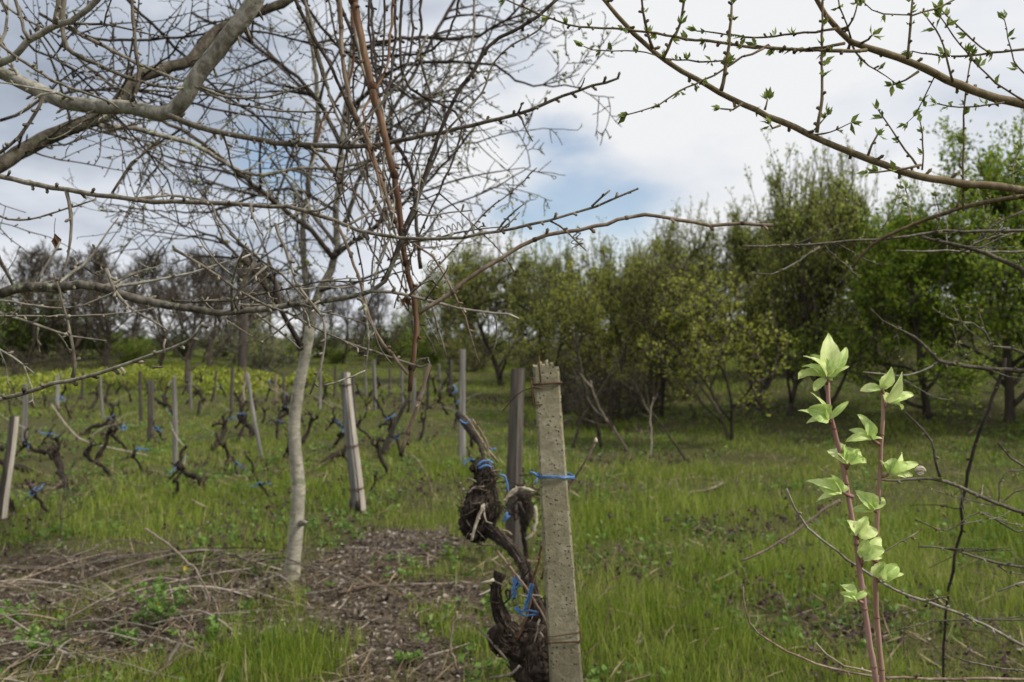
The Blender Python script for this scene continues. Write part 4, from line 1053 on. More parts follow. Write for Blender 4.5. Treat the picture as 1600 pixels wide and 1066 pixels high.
    for pp, w0, w1, D, mk, nb, be in low:
        q, r = pxpath(pp, D, w0, w1, None, .03, rng, .0012)
        g = Geo(); g.tube(q, knob(r, rng, .15, 3), 6, rng.rand(), .05, rng); spurs(g, q, r, rng, .05, .004)
        if pp[-1][0] >= 1610 or pp[0][0] >= 1610:
            e = q[-1] if pp[-1][0] >= 1610 else q[0]; t = at(max(.2, e[2]-.1)); a, b = smooth_path([e, (e+t)/2, t], [r[-1], r[-1]*1.2, r[-1]*1.6], .15); g.tube(a, b, 6, .4)
        tips = []
        if nb: sprout(g, q, r, nb*2, .16, .0018, rng, 1, .03, (30, 70), 6, 4, .12, .1, tips, (2,), .05, None, .0009)
        if be < 1:
            buds_along(fol2, q, rng, be, .014, 4)
            for t_, _ in tips: buds_along(fol2, t_, rng, .09, .013, 4)
        put(g.build('branch', M[mk]), root)
    put(fol2.build('bud_leaves', M['crown_bud']), root)
    # dark upright cane at the right
    q, r = pxpath([(1572, 560), (1562, 590), (1545, 640), (1522, 700), (1508, 760), (1500, 830), (1488, 890), (1478, 960), (1470, 1150)], 2.6, 8, 5, None, .04, rng, .002); r = r*.72
    q[-1] = (q[-1][0], q[-1][1], float(gh(q[-1][0], q[-1][1]))-.02)
    g = Geo(); g.tube(q, knob(r, rng, .12, 3), 7, .3, .05, rng); spurs(g, q, r, rng, .08, .006)
    tips = []; sprout(g, q, r, 6, .25, .002, rng, 1, .0, (40, 80), 6, 4, .12, .1, tips, (2,), 0, None, .0009)
    tag(g.build('bramble_cane', M['dark_bark']), 'dark leaning bramble cane rising from the grass at right', 'bramble')
right_tree()

# ------------------------------------------------------------------ the two leafy shoots
def leaf_mesh(L, wd, rng, curl, fold, twist=0.0):
    nu, nv = 6, 11; V = []; UV = []
    bend = 0.0; pos = np.array([0.0, 0, 0]); 
    for j in range(nv):
        t = j/(nv-1)
        a = curl*t*t*1.6
        # centre line bends down towards the tip
        if j: pos = pos+np.array([math.cos(a), 0, -math.sin(a)])*L/(nv-1)
        w = wd*(math.sin(math.pi*min(1, t**.85))**.75)*(1-.12*t)*(1+(.05 if j % 2 else -.02))
        if j == 0: w = wd*.07
        if j == nv-1: w = 0.001*L
        tw = twist*t
        for i in range(nu+1):
            s_ = i/nu*2-1
            yy = s_*w/2; zz = abs(s_)**1.3*w*.5*fold+.07*wd*math.sin(t*11+s_*4)*abs(s_)
            y2 = yy*math.cos(tw)-zz*math.sin(tw); z2 = yy*math.sin(tw)+zz*math.cos(tw)
            V.append((pos[0]+math.sin(a)*z2, y2, pos[2]+math.cos(a)*z2)); UV.append((i/nu, t))
    Q = [(j*(nu+1)+i, j*(nu+1)+i+1, (j+1)*(nu+1)+i+1, (j+1)*(nu+1)+i) for j in range(nv-1) for i in range(nu)]
    return V, Q, UV
def make_leaf(parent_put, p, ax, nrm, L, wd, rng, curl=.5, fold=.35, twist=0.0):
    V, Q, UV = leaf_mesh(L, wd, rng, curl, fold, twist)
    x = nz(ax); z = np.asarray(nrm, float); z = nz(z-x*np.dot(z, x)); y = np.cross(z, x)
    R = np.stack([x, y, z], 1)
    Vw = np.array(V)@R.T+np.asarray(p)
    me = bpy.data.meshes.new('leaf'); me.from_pydata([tuple(map(float, v)) for v in Vw], [], Q)
    uv = me.uv_layers.new(name='UVMap')
    for pl in me.polygons:
        pl.use_smooth = True
        for li in pl.loop_indices: uv.data[li].uv = UV[me.loops[li].vertex_index]
    me.materials.append(M['young'])
    o = bpy.data.objects.new('leaf', me); COL.objects.link(o); return put_child(o, parent_put)
def put_child(o, par):
    """parent to a part whose mesh is in the root's world frame"""
    o.parent = par
    m = root_matrix(par.parent) @ par.matrix_parent_inverse
    o.matrix_parent_inverse = m.inverted() if False else o.matrix_parent_inverse
    return o
def shoots():
    rng = np.random.RandomState(3); D = 1.2; px1 = D/F
    b = P(1378, 1500, D); b[2] = float(gh(b[0], b[1]))
    root = empty('leafy_sapling', b, 'pair of reddish upright shoots with pale green young leaves at right foreground', 'sapling')
    paths = [
        ([(1293, 598), (1296, 640), (1303, 670), (1316, 722), (1328, 790), (1338, 850), (1345, 905), (1351, 950), (1359, 1010), (1369, 1066), (1377, 1200), (1384, 1500)], 6, 9.6, D, 'shoot'),
        ([(1380, 612), (1380, 640), (1377, 700), (1375, 745), (1371, 800), (1369, 860), (1368, 930), (1373, 1000), (1379, 1066), (1385, 1200), (1392, 1500)], 5.5, 8.8, D+.015, 'shoot_pale'),
    ]
    # clusters: shoot index, twig joint, twig end, leaves: (dx, dy in px of tip from base, width px, toward-camera tilt)
    cl = [
        (0, (1292, 600), (1292, 590), [((4, -66), 24, .2), ((-32, -46), 12, .5), ((38, -44), 13, -.3), ((24, -30), 16, .6), ((-42, -8), 22, .4), ((-22, 22), 11, .3), ((-28, -26), 10, .5), ((18, -20), 14, .4), ((-10, -40), 14, .6)]),
        (0, (1297, 660), (1296, 655), [((-22, -42), 8, .3), ((-28, -24), 24, .5), ((-40, -18), 12, .4), ((-34, -4), 8, .5), ((26, -28), 8, .2)]),
        (0, (1322, 732), (1326, 724), [((-6, -42), 10, .4), ((-26, -28), 18, .3), ((4, -30), 17, .6), ((22, -22), 14, .5), ((40, -8), 9, .5), ((20, -10), 14, .7)]),
        (0, (1333, 776), (1316, 769), [((-46, -20), 12, .3), ((-30, -20), 22, .5), ((-14, -26), 9, .2), ((-40, 6), 9, .3), ((6, -14), 10, .5), ((-34, -26), 9, .4)]),
        (0, (1340, 842), (1340, 836), [((-12, -22), 17, .4), ((14, -26), 15, .5), ((-10, -12), 12, .6), ((26, -10), 19, .4), ((20, -30), 12, .2)]),
        (0, (1346, 884), (1347, 872), [((4, -28), 16, .5), ((24, -22), 18, .4), ((28, -8), 10, .5), ((34, -34), 15, .4)]),
        (0, (1350, 942), (1337, 936), [((-14, -30), 15, .4), ((-20, 8), 13, .6), ((16, -14), 8, .3), ((-20, -14), 10, .4)]),
        (1, (1380, 614), (1378, 608), [((8, -34), 14, .2), ((-30, -4), 12, .4), ((12, -26), 13, .5)]),
        (1, (1383, 636), (1386, 630), [((10, -50), 15, .2), ((42, -20), 12, .4), ((30, -16), 10, .5), ((32, 2), 12, .7)]),
        (1, (1374, 694), (1362, 686), [((-30, -20), 10, .3), ((-6, -48), 10, .3), ((-4, -28), 14, .5), ((-38, -6), 12, .5), ((14, -6), 5, .4)]),
        (1, (1377, 745), (1390, 740), [((8, -22), 17, .5), ((50, -22), 11, .4), ((44, 0), 8, .3), ((26, -34), 9, .3), ((-12, -20), 6, .4), ((24, -18), 15, .6)]),
        (1, (1370, 800), (1366, 796), [((-26, -32), 15, .4), ((-8, -26), 18, .5), ((-34, -6), 10, .4), ((26, -18), 10, .4)]),
        (1, (1371, 908), (1374, 905), [((4, -26), 20, .5), ((26, -24), 18, .4), ((40, -10), 8, .3), ((14, -14), 12, .6)]),
    ]
    so_ = []
    for pp, w0, w1, d, mk in paths:
        q, r = pxpath(pp, d, w0, w1, None, .018, rng, .0003)
        q[-1][2] = float(gh(q[-1][0], q[-1][1]))-.03
        g = Geo(); g.tube(q, knob(r, rng, .07, 4), 12, .6, .03, rng)
        for a in range(4, len(q)-2, 5):   # leaf scars
            t = nz(q[a+1]-q[a]); g.tube([q[a]-t*.002, q[a], q[a]+t*.002], [r[a]*1.0, r[a]*1.22, r[a]*1.0], 10, .05, .1, rng)
        so_.append((q, r, g, mk))
    for si, j, e, lv in cl:
        g = so_[si][2]; d = paths[si][3]
        a = P(*j, d); b_ = P(*e, d-.008); g.tube([a, (a+b_)/2+np.array([0, 0, -.001]), b_], [.0028, .0026, .0018], 8, .2, .1, rng)
        for _ in range(5): dd = nz(rng.normal(size=3)); g.tube([b_, b_+dd*.003], [.0018, .0006], 5, .95)
    stems = []
    for (q, r, g, mk) in so_: stems.append(put(g.build('shoot', M[mk]), root))
    for si, j, e, lv in cl:
        d = paths[si][3]; b_ = P(*e, d-.008)
        lv = lv+[((dx*.5+5*rng.normal(), dy*.45+4*rng.normal()), w*.62, .2+.5*rng.rand()) for (dx, dy), w, _ in lv[:4]]
        for (dx, dy), w, tilt in lv:
            dr = rng.rand()
            depth = (.35*rng.normal())
            ax = np.array([dx, depth*math.hypot(dx, dy), -dy], float)
            L = math.hypot(dx, dy)*px1*1.12
            nrm = np.array([.25*rng.normal(), -1, .35+tilt])
            o = make_leaf(stems[si], b_, ax, nrm, L, w*px1*1.35, rng, .35+.5*rng.rand()*(1 if tilt > .25 else .4), .35+.5*rng.rand(), .6*rng.normal())
    # snail on a leaf tip
    g = Geo(); c = P(1437, 737, D); pts = []; rr = []
    for i in range(30):
        a = i/29*4.6*math.pi; R = .0065*(1-i/32); pts.append(c+np.array([math.cos(a)*R, -.003*i/29, math.sin(a)*R])); rr.append(.0036*(1-i/34))
    g.tube(pts, rr, 8, .5); tag(g.build('snail', M['snail']), 'tiny curled pale snail at a leaf tip on the right shoot', 'snail')
shoots()

# ------------------------------------------------------------------ posts
def concrete_post():
    rng = np.random.RandomState(6); D = 2.4
    zb = P(905, 1374, D); top = P(852, 562, D)
    root = empty('concrete_post', zb, 'tall lichened concrete vineyard post with chipped top and blue twine tie', 'post')
    n = 90; V = []; 
    axis = top-zb; zz = nz(axis); xx = nz(np.cross((0, 1, 0), zz)) ; yy = np.cross(zz, xx)
    prof = []
    for a, b in ((-1, -1), (0, -1), (1, -1), (1, 0), (1, 1), (0, 1), (-1, 1), (-1, 0)):
        if a and b: prof += [(a*.86, b), (a, b*.86)] if a*b < 0 else [(a, b*.86), (a*.86, b)]
        else: prof += [(a*.5-(.0 if a else .3), b-(0 if b else .3)) if 0 else (a, b)]
    ang = [math.atan2(b, a) for a, b in prof]; prof = [p for _, p in sorted(zip(ang, prof))]; k = len(prof)
    for i in range(n+1):
        t = i/n; c = zb+axis*t-zz*.15*(1-t)
        hw = (.058-.022*t); hd = (.05-.016*t)
        # narrower neck above the lower hook
        if t > .93: hw += .0015
        for (a, b) in prof:
            q = np.array([a*hw, b*hd])
            chip = .16*max(0, float(vnoise(i*.55+a*7, b*9+2))-.72) if abs(a)+abs(b) > 1.5 else 0
            wob = 1+.06*(vnoise(i*.31+a*3, b*5+2)-.5)+.03*(rng.rand()-.5)-chip*2.2
            p = c+xx*q[0]*wob+yy*q[1]*wob
            if i == n: 
                f = a*.5+.5; drop = .012*rng.rand()+(.018*f*f)+(.0 if .25 < f < .6 else .010)
                p = p-zz*drop
            if i == n-1: p = p-zz*.004
            V.append(p)
    # broken crown
    base = n*(k+0)
    Q = [(i*k+j, i*k+(j+1) % k, (i+1)*k+(j+1) % k, (i+1)*k+j) for i in range(n) for j in range(k)]
    c = sum(V[-k:])/k-zz*.006; V.append(c); ci = len(V)-1
    T = [(ci, n*k+j, n*k+(j+1) % k) for j in range(k)]
    g = Geo(); g.add(np.array(V), Q, T); put(g.build('post_body', M['concrete'], smooth=False), root)
    for sx, h, w in ((-.016, .016, .008), (.004, .020, .007), (.018, .010, .008)):
        g = Geo(); p = top+xx*sx-zz*.02; g.tube([p, p+zz*h*.7, p+zz*h+xx*.002], [w, w*.9, w*.4], 5, .5, .25, rng); put(g.build('concrete_chip', M['concrete'], smooth=False), root)
    fr = -.040
    def F_(px, py, off=0): return P(px, py, D+fr+off-.003)
    g = Geo(); g.tube([F_(842, 556), F_(843, 575), F_(845, 598)], .0024, 6); put(g.build('reinforcing_rod', M['rust']), root)
    def loop(py, r=.0018, dy=0):
        yl = py; a, b = None, None
        t = (1374-py)/(1374-562); hw = (.058-.022*t)*1.04+r; hd = (.05-.016*t)*1.04+r; c = zb+axis*t
        pts = [c+xx*hw*a_+yy*hd*b_+zz*dy*a_ for a_, b_ in ((-1, -.8), (-.8, -1), (0, -1.02), (.8, -1), (1, -.8), (1.02, 0), (1, .8), (.8, 1), (0, 1.02), (-.8, 1), (-1, .8), (-1.02, 0), (-1, -.8))]
        g = Geo(); g.tube(pts, r, 6, .5); return g
    put(loop(599, .0034).build('wire_loop', M['rust']), root)
    put(loop(985, .0015, .004).build('wire_loop', M['rust']), root); put(loop(996, .0025, -.001).build('wire_loop', M['rust']), root)
    g = Geo(); g.tube([F_(830, 594, 0), F_(831, 610), F_(833, 633), F_(840, 633), F_(848, 632)], .0022, 6); g.tube([F_(832, 606), F_(846, 607)], .0022, 6); put(g.build('staple', M['rust']), root)
    g = Geo(); q, r = smooth_path([F_(831, 606), P(815, 612, D+.05), P(800, 625, D+.15), P(786, 642, D+.25)], [.0016]*4, .02); g.tube(q, r, 6); put(g.build('wire_end', M['rust']), root)
    # twine round the post, tied to a short cane
    tw = Geo()
    t = (1374-744)/(1374-562); hw = (.058-.022*t)*1.10; hd = (.05-.016*t)*1.10; c = zb+axis*t
    ring = [c+xx*hw*a_+yy*hd*b_+zz*z_ for a_, b_, z_ in ((-1, -.7, .004), (-.7, -1, .003), (0, -1.03, .002), (.7, -1, -.002), (1, -.8, -.004), (1.35, -.6, -.008), (1.4, 0, -.008), (1, .8, -.003), (.5, 1, 0), (-.5, 1, .002), (-1, .7, .003), (-1, -.7, .004))]
    tw.tube(ring, .0032, 6, .5); q = [p+zz*.003+xx*.001 for p in ring]; tw.tube(q, .0026, 6, .7)
    kx = ring[0]; tw.tube([kx, kx+np.array([-.012, -.01, .012]), kx+np.array([-.022, -.012, .016]), kx+np.array([-.026, -.01, .010])], [.003, .0034, .0025, .0015], 6)
    tw.tube([kx, kx+np.array([-.006, -.01, -.012]), kx+np.array([-.012, -.01, -.022])], [.003, .003, .0018], 6); tw.tube([kx-xx*.004, kx+xx*.004+zz*.003], .005, 6)
    tag(tw.build('blue_twine', M['twine']), 'bright blue twine tied round the concrete post at mid height', 'twine', 'blue ties')
    g = Geo(); q, r = smooth_path([P(846, 905, D+.16), P(862, 850, D+.12), P(885, 775, D-.0), P(893, 755, D), P(915, 720, D-.02), P(931, 690, D-.03)], [.0042, .004, .0038, .0038, .0034, .003], .02)
    g.tube(q, knob(r, rng, .15, 3), 7, .5); rt = empty('tied_cane', q[0], 'brown cane with a swollen pale bud tip tied to the concrete post', 'vine cane'); put(g.build('stem', M['tan_cane']), rt)
    g = Geo(); e = q[-1]; g.tube([e-np.array([0, 0, .004]), e, e+np.array([.0, 0, .006]), e+np.array([.001, 0, .012])], [.004, .0062, .0055, .002], 7, .8, .15, rng); put(g.build('bud', M['pale_wood']), rt)
concrete_post()

def wood_post(name, base_px, top_px, w0, w1, mk, label, edge=False, Dfix=None, lean=0, wires=(), rot=False, seed=0, cat='post', group='vineyard posts'):
    rng = np.random.RandomState(seed+1)
    b = GP(*base_px) if Dfix is None else P(base_px[0], base_px[1], Dfix)
    D = b[1]; top = P(top_px[0], top_px[1], D+lean)
    root = empty(name, b, label, cat, group)
    axis = top-b; zz = nz(axis); xx = nz(np.cross((0, 1, 0), zz)); yy = np.cross(zz, xx)
    n = 26; k = 9; V = []; lump = .8+.4*rng.rand(k)
    for i in range(n+1):
        t = i/n; c = b+axis*t-zz*.12*(1-t)+xx*.006*math.sin(t*5+seed)
        hw = (w0+(w1-w0)*t)*D/F/2
        for j in range(k):
            a = j/k*2*math.pi; rad = hw*lump[j]*(1+.05*(rng.rand()-.5))
            p = c+xx*math.cos(a)*rad*1.02+yy*math.sin(a)*rad*.85
            if i == n: p = p-zz*hw*.8*rng.rand()
            V.append(p)
    Q = [(i*k+j, i*k+(j+1) % k, (i+1)*k+(j+1) % k, (i+1)*k+j) for i in range(n) for j in range(k)]
    V.append(sum(V[-k:])/k); T = [(len(V)-1, n*k+j, n*k+(j+1) % k) for j in range(k)]
    g = Geo(); g.add(np.array(V), Q, T, .5); put(g.build('post_body', M[mk], smooth=False), root)
    if edge:   # strip down the right corner, sunlight put into its pale colour
        g = Geo(); V = []
        for i in range(n+1):
            t = i/n*.97+.015; c = b+axis*t+xx*.006*math.sin(t*5+seed); hw = (w0+(w1-w0)*t)*D/F/2
            for a, bb in ((.62, -.75), (1.12, -.5), (1.12, .25), (.62, .25)): V.append(c+xx*a*hw*(1+.03*rng.rand())+yy*bb*hw)
        Q = [(i*4+j, i*4+(j+1) % 4, (i+1)*4+(j+1) % 4, (i+1)*4+j) for i in range(n) for j in range(4)]+[(n*4, n*4+1, n*4+2, n*4+3), (3, 2, 1, 0)]
        g.add(np.array(V), Q); put(g.build('sunlit_edge', M['wood_sunlit'], smooth=False), root)
    for wt in wires:
        c = b+axis*wt+xx*.006*math.sin(wt*5+seed); hw = (w0+(w1-w0)*wt)*D/F/2*1.28
        g = Geo()
        for o_ in (0, .012): g.tube([c+xx*math.cos(a)*hw+yy*math.sin(a)*hw*.9+zz*(o_+.004*math.sin(a)) for a in np.linspace(0, 6.2832, 15)], .0035, 5)
        put(g.build('wire_loop', M['rust']), root)
    if rot:
        g = Geo(); p = b+zz*.10
        for _ in range(7): d = rng.normal(size=3)*.02; g.tube([p+d-zz*.08, p+d, p+d*1.2+zz*(.04+.06*rng.rand())], [w0*D/F*.32, w0*D/F*.3, .004], 6, .1, .2, rng)
        put(g.build('rotten_foot', M['wood_dark']), root)
    return root
wood_post('wooden_post', (559, 802), (538, 580), 21, 15, 'wood', 'leaning split grey wooden post with painted sunlit edge right of the pale trunk', edge=True, wires=(.47, .17, .9), rot=True, seed=1)
wood_post('wooden_post', (803, 862), (809, 574), 25, 20, 'wood_dark', 'weathered brown wooden post just left of the concrete post', edge=False, wires=(.3,), seed=2)
wood_post('concrete_stake', (722, 722), (722, 545), 11, 8.5, 'wood', 'slim grey concrete post in the vine row behind the weathered wooden post', seed=3)
wood_post('wooden_post', (2, 812), (22, 648), 15, 12, 'wood_dark', 'short leaning reddish grey post at the left edge', edge=True, seed=4)
wood_post('wooden_post', (274, 738), (272, 588), 8, 6, 'wood', 'thin pale stake with blue tie among the left vines', seed=5)
wood_post('wooden_post', (235, 690), (236, 592), 10, 8, 'wood_dark', 'stout dark stake behind the thin pale stake', seed=6)
wood_post('wooden_post', (219, 662), (219, 580), 6, 5, 'wood_dark', 'dark narrow stake left of the stout dark stake', seed=7)
wood_post('wooden_post', (408, 716), (386, 582), 7, 6, 'wood', 'thin leaning pale stake left of the pale trunk', seed=8)
wood_post('wooden_post', (362, 648), (363, 572), 6, 5, 'wood_dark', 'distant dark stake near the yellow spurge', seed=9)
wood_post('wooden_post', (378, 650), (384, 574), 4, 4, 'tan_cane', 'thin orange brown stake beside the leaning pale stake', seed=10)
wood_post('wooden_post', (38, 692), (40, 600), 8, 7, 'wood', 'grey stake left of the curved vine at left', seed=11)
wood_post('wooden_post', (586, 640), (584, 562), 6, 5, 'wood', 'distant grey stake right of the leaning split post', seed=12)
wood_post('wooden_post', (554, 668), (552, 590), 6, 5, 'wood_dark', 'dark stake hidden behind the leaning split post', seed=13)
wood_post('wooden_post', (431, 632), (431, 585), 4, 4, 'tan_cane', 'small orange stake left of the pale trunk', seed=14)
wood_post('wooden_post', (648, 655), (647, 590), 7, 6, 'wood', 'grey stake behind the hanging tan cane', seed=15)
wood_post('wooden_post', (610, 620), (609, 575), 5, 4, 'wood_dark', 'farthest small stake in the left vine rows', seed=16)
wood_post('wooden_post', (703, 620), (704, 562), 6, 5, 'wood_dark', 'small dark stake left of the slim concrete post', seed=17)

for i, (x, by, ty, w, mk, lb) in enumerate(((90, 640, 585, 5, 'wood', 'small grey stake above the hooked vine at far left'), (128, 625, 580, 4, 'wood_dark', 'small dark stake left of the far spurge'), (160, 655, 590, 5, 'wood', 'thin grey stake among the left vines behind the hooked vine'),
        (298, 640, 582, 4, 'wood', 'thin grey stake just right of the pale stake with blue tie'), (335, 628, 578, 4, 'wood_dark', 'small dark stake in front of the yellow spurge'), (445, 650, 582, 5, 'wood_dark', 'dark stake half hidden by the pale trunk'),
        (500, 640, 575, 5, 'wood', 'grey stake right of the pale trunk'), (522, 622, 570, 4, 'wood_dark', 'small dark stake between pale trunk and split post'), (572, 618, 568, 4, 'wood', 'small grey stake just right of the split post top'),
        (628, 632, 572, 5, 'wood', 'grey stake left of the hanging tan cane'), (668, 640, 578, 5, 'wood_dark', 'dark stake right of the hanging tan cane'), (688, 618, 568, 4, 'wood', 'small grey stake left of the slim concrete post'))):
    wood_post('wooden_post', (x, by), (x+3*math.sin(i*2.1), ty), w, w*.85, mk, lb, seed=30+i)

# ------------------------------------------------------------------ vines of the vineyard
def vine_proto(seed, H=.75, tall=False):
    rng = np.random.RandomState(seed)
    root = empty('old_vine', (0, 0, 0), 'x', 'vine')
    g = Geo(); k = 9
    d = np.array([.35*rng.normal(), .3*rng.normal(), 1]); q = wander(rng, (0, 0, -.06), d, H*.75, 9, .30, .24)
    r = np.linspace(.034, .024, 10)*(1+.4*(rng.rand(10)-.4)); q, r = smooth_path(q, r, .025); r = r*(1+.3*(vnoise(np.arange(len(r))*.7, seed)-.5))
    g.tube(q, r, k, .4, .22, rng); top = q[-1]
    # swollen head
    g.tube([top-np.array([0, 0, .05]), top, top+np.array([.01, 0, .04])], [.026, .038, .015], k, .2, .3, rng)
    g.build('trunk', M['far_vine'], root)
    ends = []
    for i in range(2+rng.randint(2)):
        g = Geo(); az = rng.rand()*6.28; q2 = wander(rng, q[-1-int(3*rng.rand())], (math.cos(az), math.sin(az)*.7, .6+.6*rng.rand()), .16+.2*rng.rand(), 6, .36, .12)
        r2 = np.linspace(.021, .010, 7)*(1+.4*(rng.rand(7)-.4)); q2, r2 = smooth_path(q2, r2, .025); g.tube(q2, r2, 7, .5, .22, rng)
        g.tube([q2[-1]-.01, q2[-1], q2[-1]+np.array([0, 0, .02])], [.016, .024, .01], 6, .2, .3, rng)
        for _ in range(3):
            p = q2[rng.randint(2, len(q2))]; s_ = wander(rng, p, (rng.normal()*.6, rng.normal()*.6, .9), .06+.07*rng.rand(), 3, .2); g.tube(s_, [.011, .009, .008, .006], 5, .8)
        g.build('arm', M['far_vine'], root); ends.append(q2[-1])
    if rng.rand() < .4:
        g = Geo(); e = ends[0]; az = rng.rand()*6.28
        q3 = wander(rng, e, (math.cos(az), .5*math.sin(az), .45), .5+.3*rng.rand(), 8, .12, -.06); g.tube(q3, np.linspace(.006, .003, 9), 5, .9); g.build('cane', M['dry_cane'], root)
    return root, [top]+ends, max(e[2] for e in [top]+ends)
VP_H = []
VP = [vine_proto(s) for s in (41, 42, 43, 44, 45, 46, 47, 48)]
twp = []
for s in range(3):
    rng = np.random.RandomState(200+s); g = Geo()
    ring = [(math.cos(a)*.034, math.sin(a)*.034, .006*math.sin(2*a)) for a in np.linspace(0, 6.28, 12)]
    g.tube(ring, .0055, 5)
    for _ in range(3):
        a = rng.rand()*6.28; g.tube(wander(rng, (math.cos(a)*.034, math.sin(a)*.034, 0), (math.cos(a), math.sin(a), .2*rng.normal()), .07+.09*rng.rand(), 5, .35, -.12), .0048, 5)
    twp.append(g.build('blue_twine', M['twine']))
vines = [  # px, py base, top py, wide, label
    (78, 802, 742, 'thick stub of an old vine in the left foreground grass'), (98, 765, 665, 'old vine with a hooked arm left of the thin stakes'),
    (20, 800, 690, 'dark old vine leaning on the short reddish post'), (226, 742, 690, 'old vine with side spur left of the thin pale stake'),
    (316, 768, 695, 'old vine with bunched blue twine right of the thin pale stake'), (200, 705, 655, 'small upright vine stump left of the stout dark stake'),
    (372, 745, 715, 'low vine stump in front of the leaning pale stake'), (393, 740, 700, 'twisted low vine stump at the foot of the leaning pale stake'),
    (422, 778, 745, 'tiny vine stump left of the pale trunk'), (497, 730, 655, 'twin armed vine just right of the pale trunk'),
    (578, 770, 735, 'small black vine stump right of the leaning split post'), (365, 690, 635, 'gnarled vine behind the leaning pale stake'),
    (390, 685, 620, 'dark upright vine beside the leaning pale stake'), (430, 665, 615, 'dense dark vine left of the pale trunk'),
    (345, 672, 640, 'crouching vine with blue twine left of the leaning stake'), (110, 655, 620, 'small vine in the far left rows above the hooked vine'),
    (60, 700, 660, 'vine beside the grey stake at far left'), (598, 712, 640, 'dark leaning vine behind the hanging tan cane'),
    (628, 720, 670, 'vine with drooping arm below the hanging tan cane'), (565, 655, 618, 'curved little vine right of the leaning split post'),
    (478, 660, 610, 'dark vine seen just right of the pale trunk top row'), (520, 700, 640, 'vine with forked arms between pale trunk and split post'),
    (715, 640, 598, 'distant vine beside the slim concrete post'), (735, 700, 640, 'vine with blue ties in the row by the slim concrete post'),
    (750, 745, 690, 'vine in the post row between slim post and weathered post'),
]
far = [(140, 640), (165, 632), (185, 650), (250, 640), (290, 632), (310, 650), (330, 628), (355, 622), (300, 615), (20, 650), (75, 640), (130, 680), (160, 690), (400, 640), (415, 628), (445, 640), (460, 622), (500, 632), (515, 620), (540, 628), (575, 620), (600, 632), (625, 618), (640, 630), (660, 612), (680, 618), (690, 606), (590, 608), (550, 606), (505, 606), (255, 612), (225, 620), (180, 616), (70, 615), (30, 625), (440, 606), (395, 606), (700, 650), (712, 672), (280, 665), (330, 705), (150, 720), (545, 740), (50, 640), (95, 625), (120, 612), (205, 628), (240, 618), (268, 640), (285, 618), (318, 632), (342, 608), (370, 628), (385, 655), (408, 662), (435, 690), (448, 720), (470, 700), (535, 660), (560, 680), (582, 690), (610, 660), (635, 645), (655, 635), (675, 640), (690, 628), (700, 612), (90, 720), (175, 745), (270, 780), (350, 730), (255, 690), (60, 745), (610, 745), (650, 690)]
rng = np.random.RandomState(17); firstused = set(); tcount = 0
def place_vine(px, py, ty, label, group, i):
    global tcount
    k = i % len(VP); root, ends, hz = VP[k]
    o = root if k not in firstused else copy_tree(root); firstused.add(k)
    b = GP(px, py); h = (py-ty)*b[1]/F if ty else .36+.26*rng.rand()
    s = min(1.3, max(.4, h*.88/hz)); rz = rng.rand()*6.28 if i != 0 else 0; o.location = tuple(b.tolist()); o.rotation_euler = (0, 0, rz); o.scale = (s, s, s)
    tag(o, label, 'vine', group)
    if ty and i % 3 != 1 or i % 4 == 0:
        e = np.array(ends[-1 if i % 2 else 0])*s; w = np.array([e[0]*math.cos(rz)-e[1]*math.sin(rz), e[0]*math.sin(rz)+e[1]*math.cos(rz), e[2]])+b
        t = twp[i % 3].copy(); COL.objects.link(t)
        t.location = tuple(w.tolist()); t.scale = (1, 1, 1); t.rotation_euler = (.4*rng.normal(), .4*rng.normal(), rng.rand()*6)
        tag(t, ('blue twine on the '+label) if ty else 'scrap of blue twine tied to a distant vine in the left rows', 'twine', 'blue ties')
for i, (px, py, ty, lb) in enumerate(vines): place_vine(px, py, ty, lb, 'old vines in the vineyard', i)
for i, (px, py) in enumerate(far): place_vine(px, py, None, 'small dark vine stump far off in the vineyard rows', 'distant vines in the rows', i+len(vines))
for t in twp: bpy.data.objects.remove(t)
for o in list(COL.objects):
    lab = o.get('label')
    if lab and lab.startswith('blue twine on the ') and len(lab.split()) > 16: o['label'] = ' '.join(lab.split()[:16])

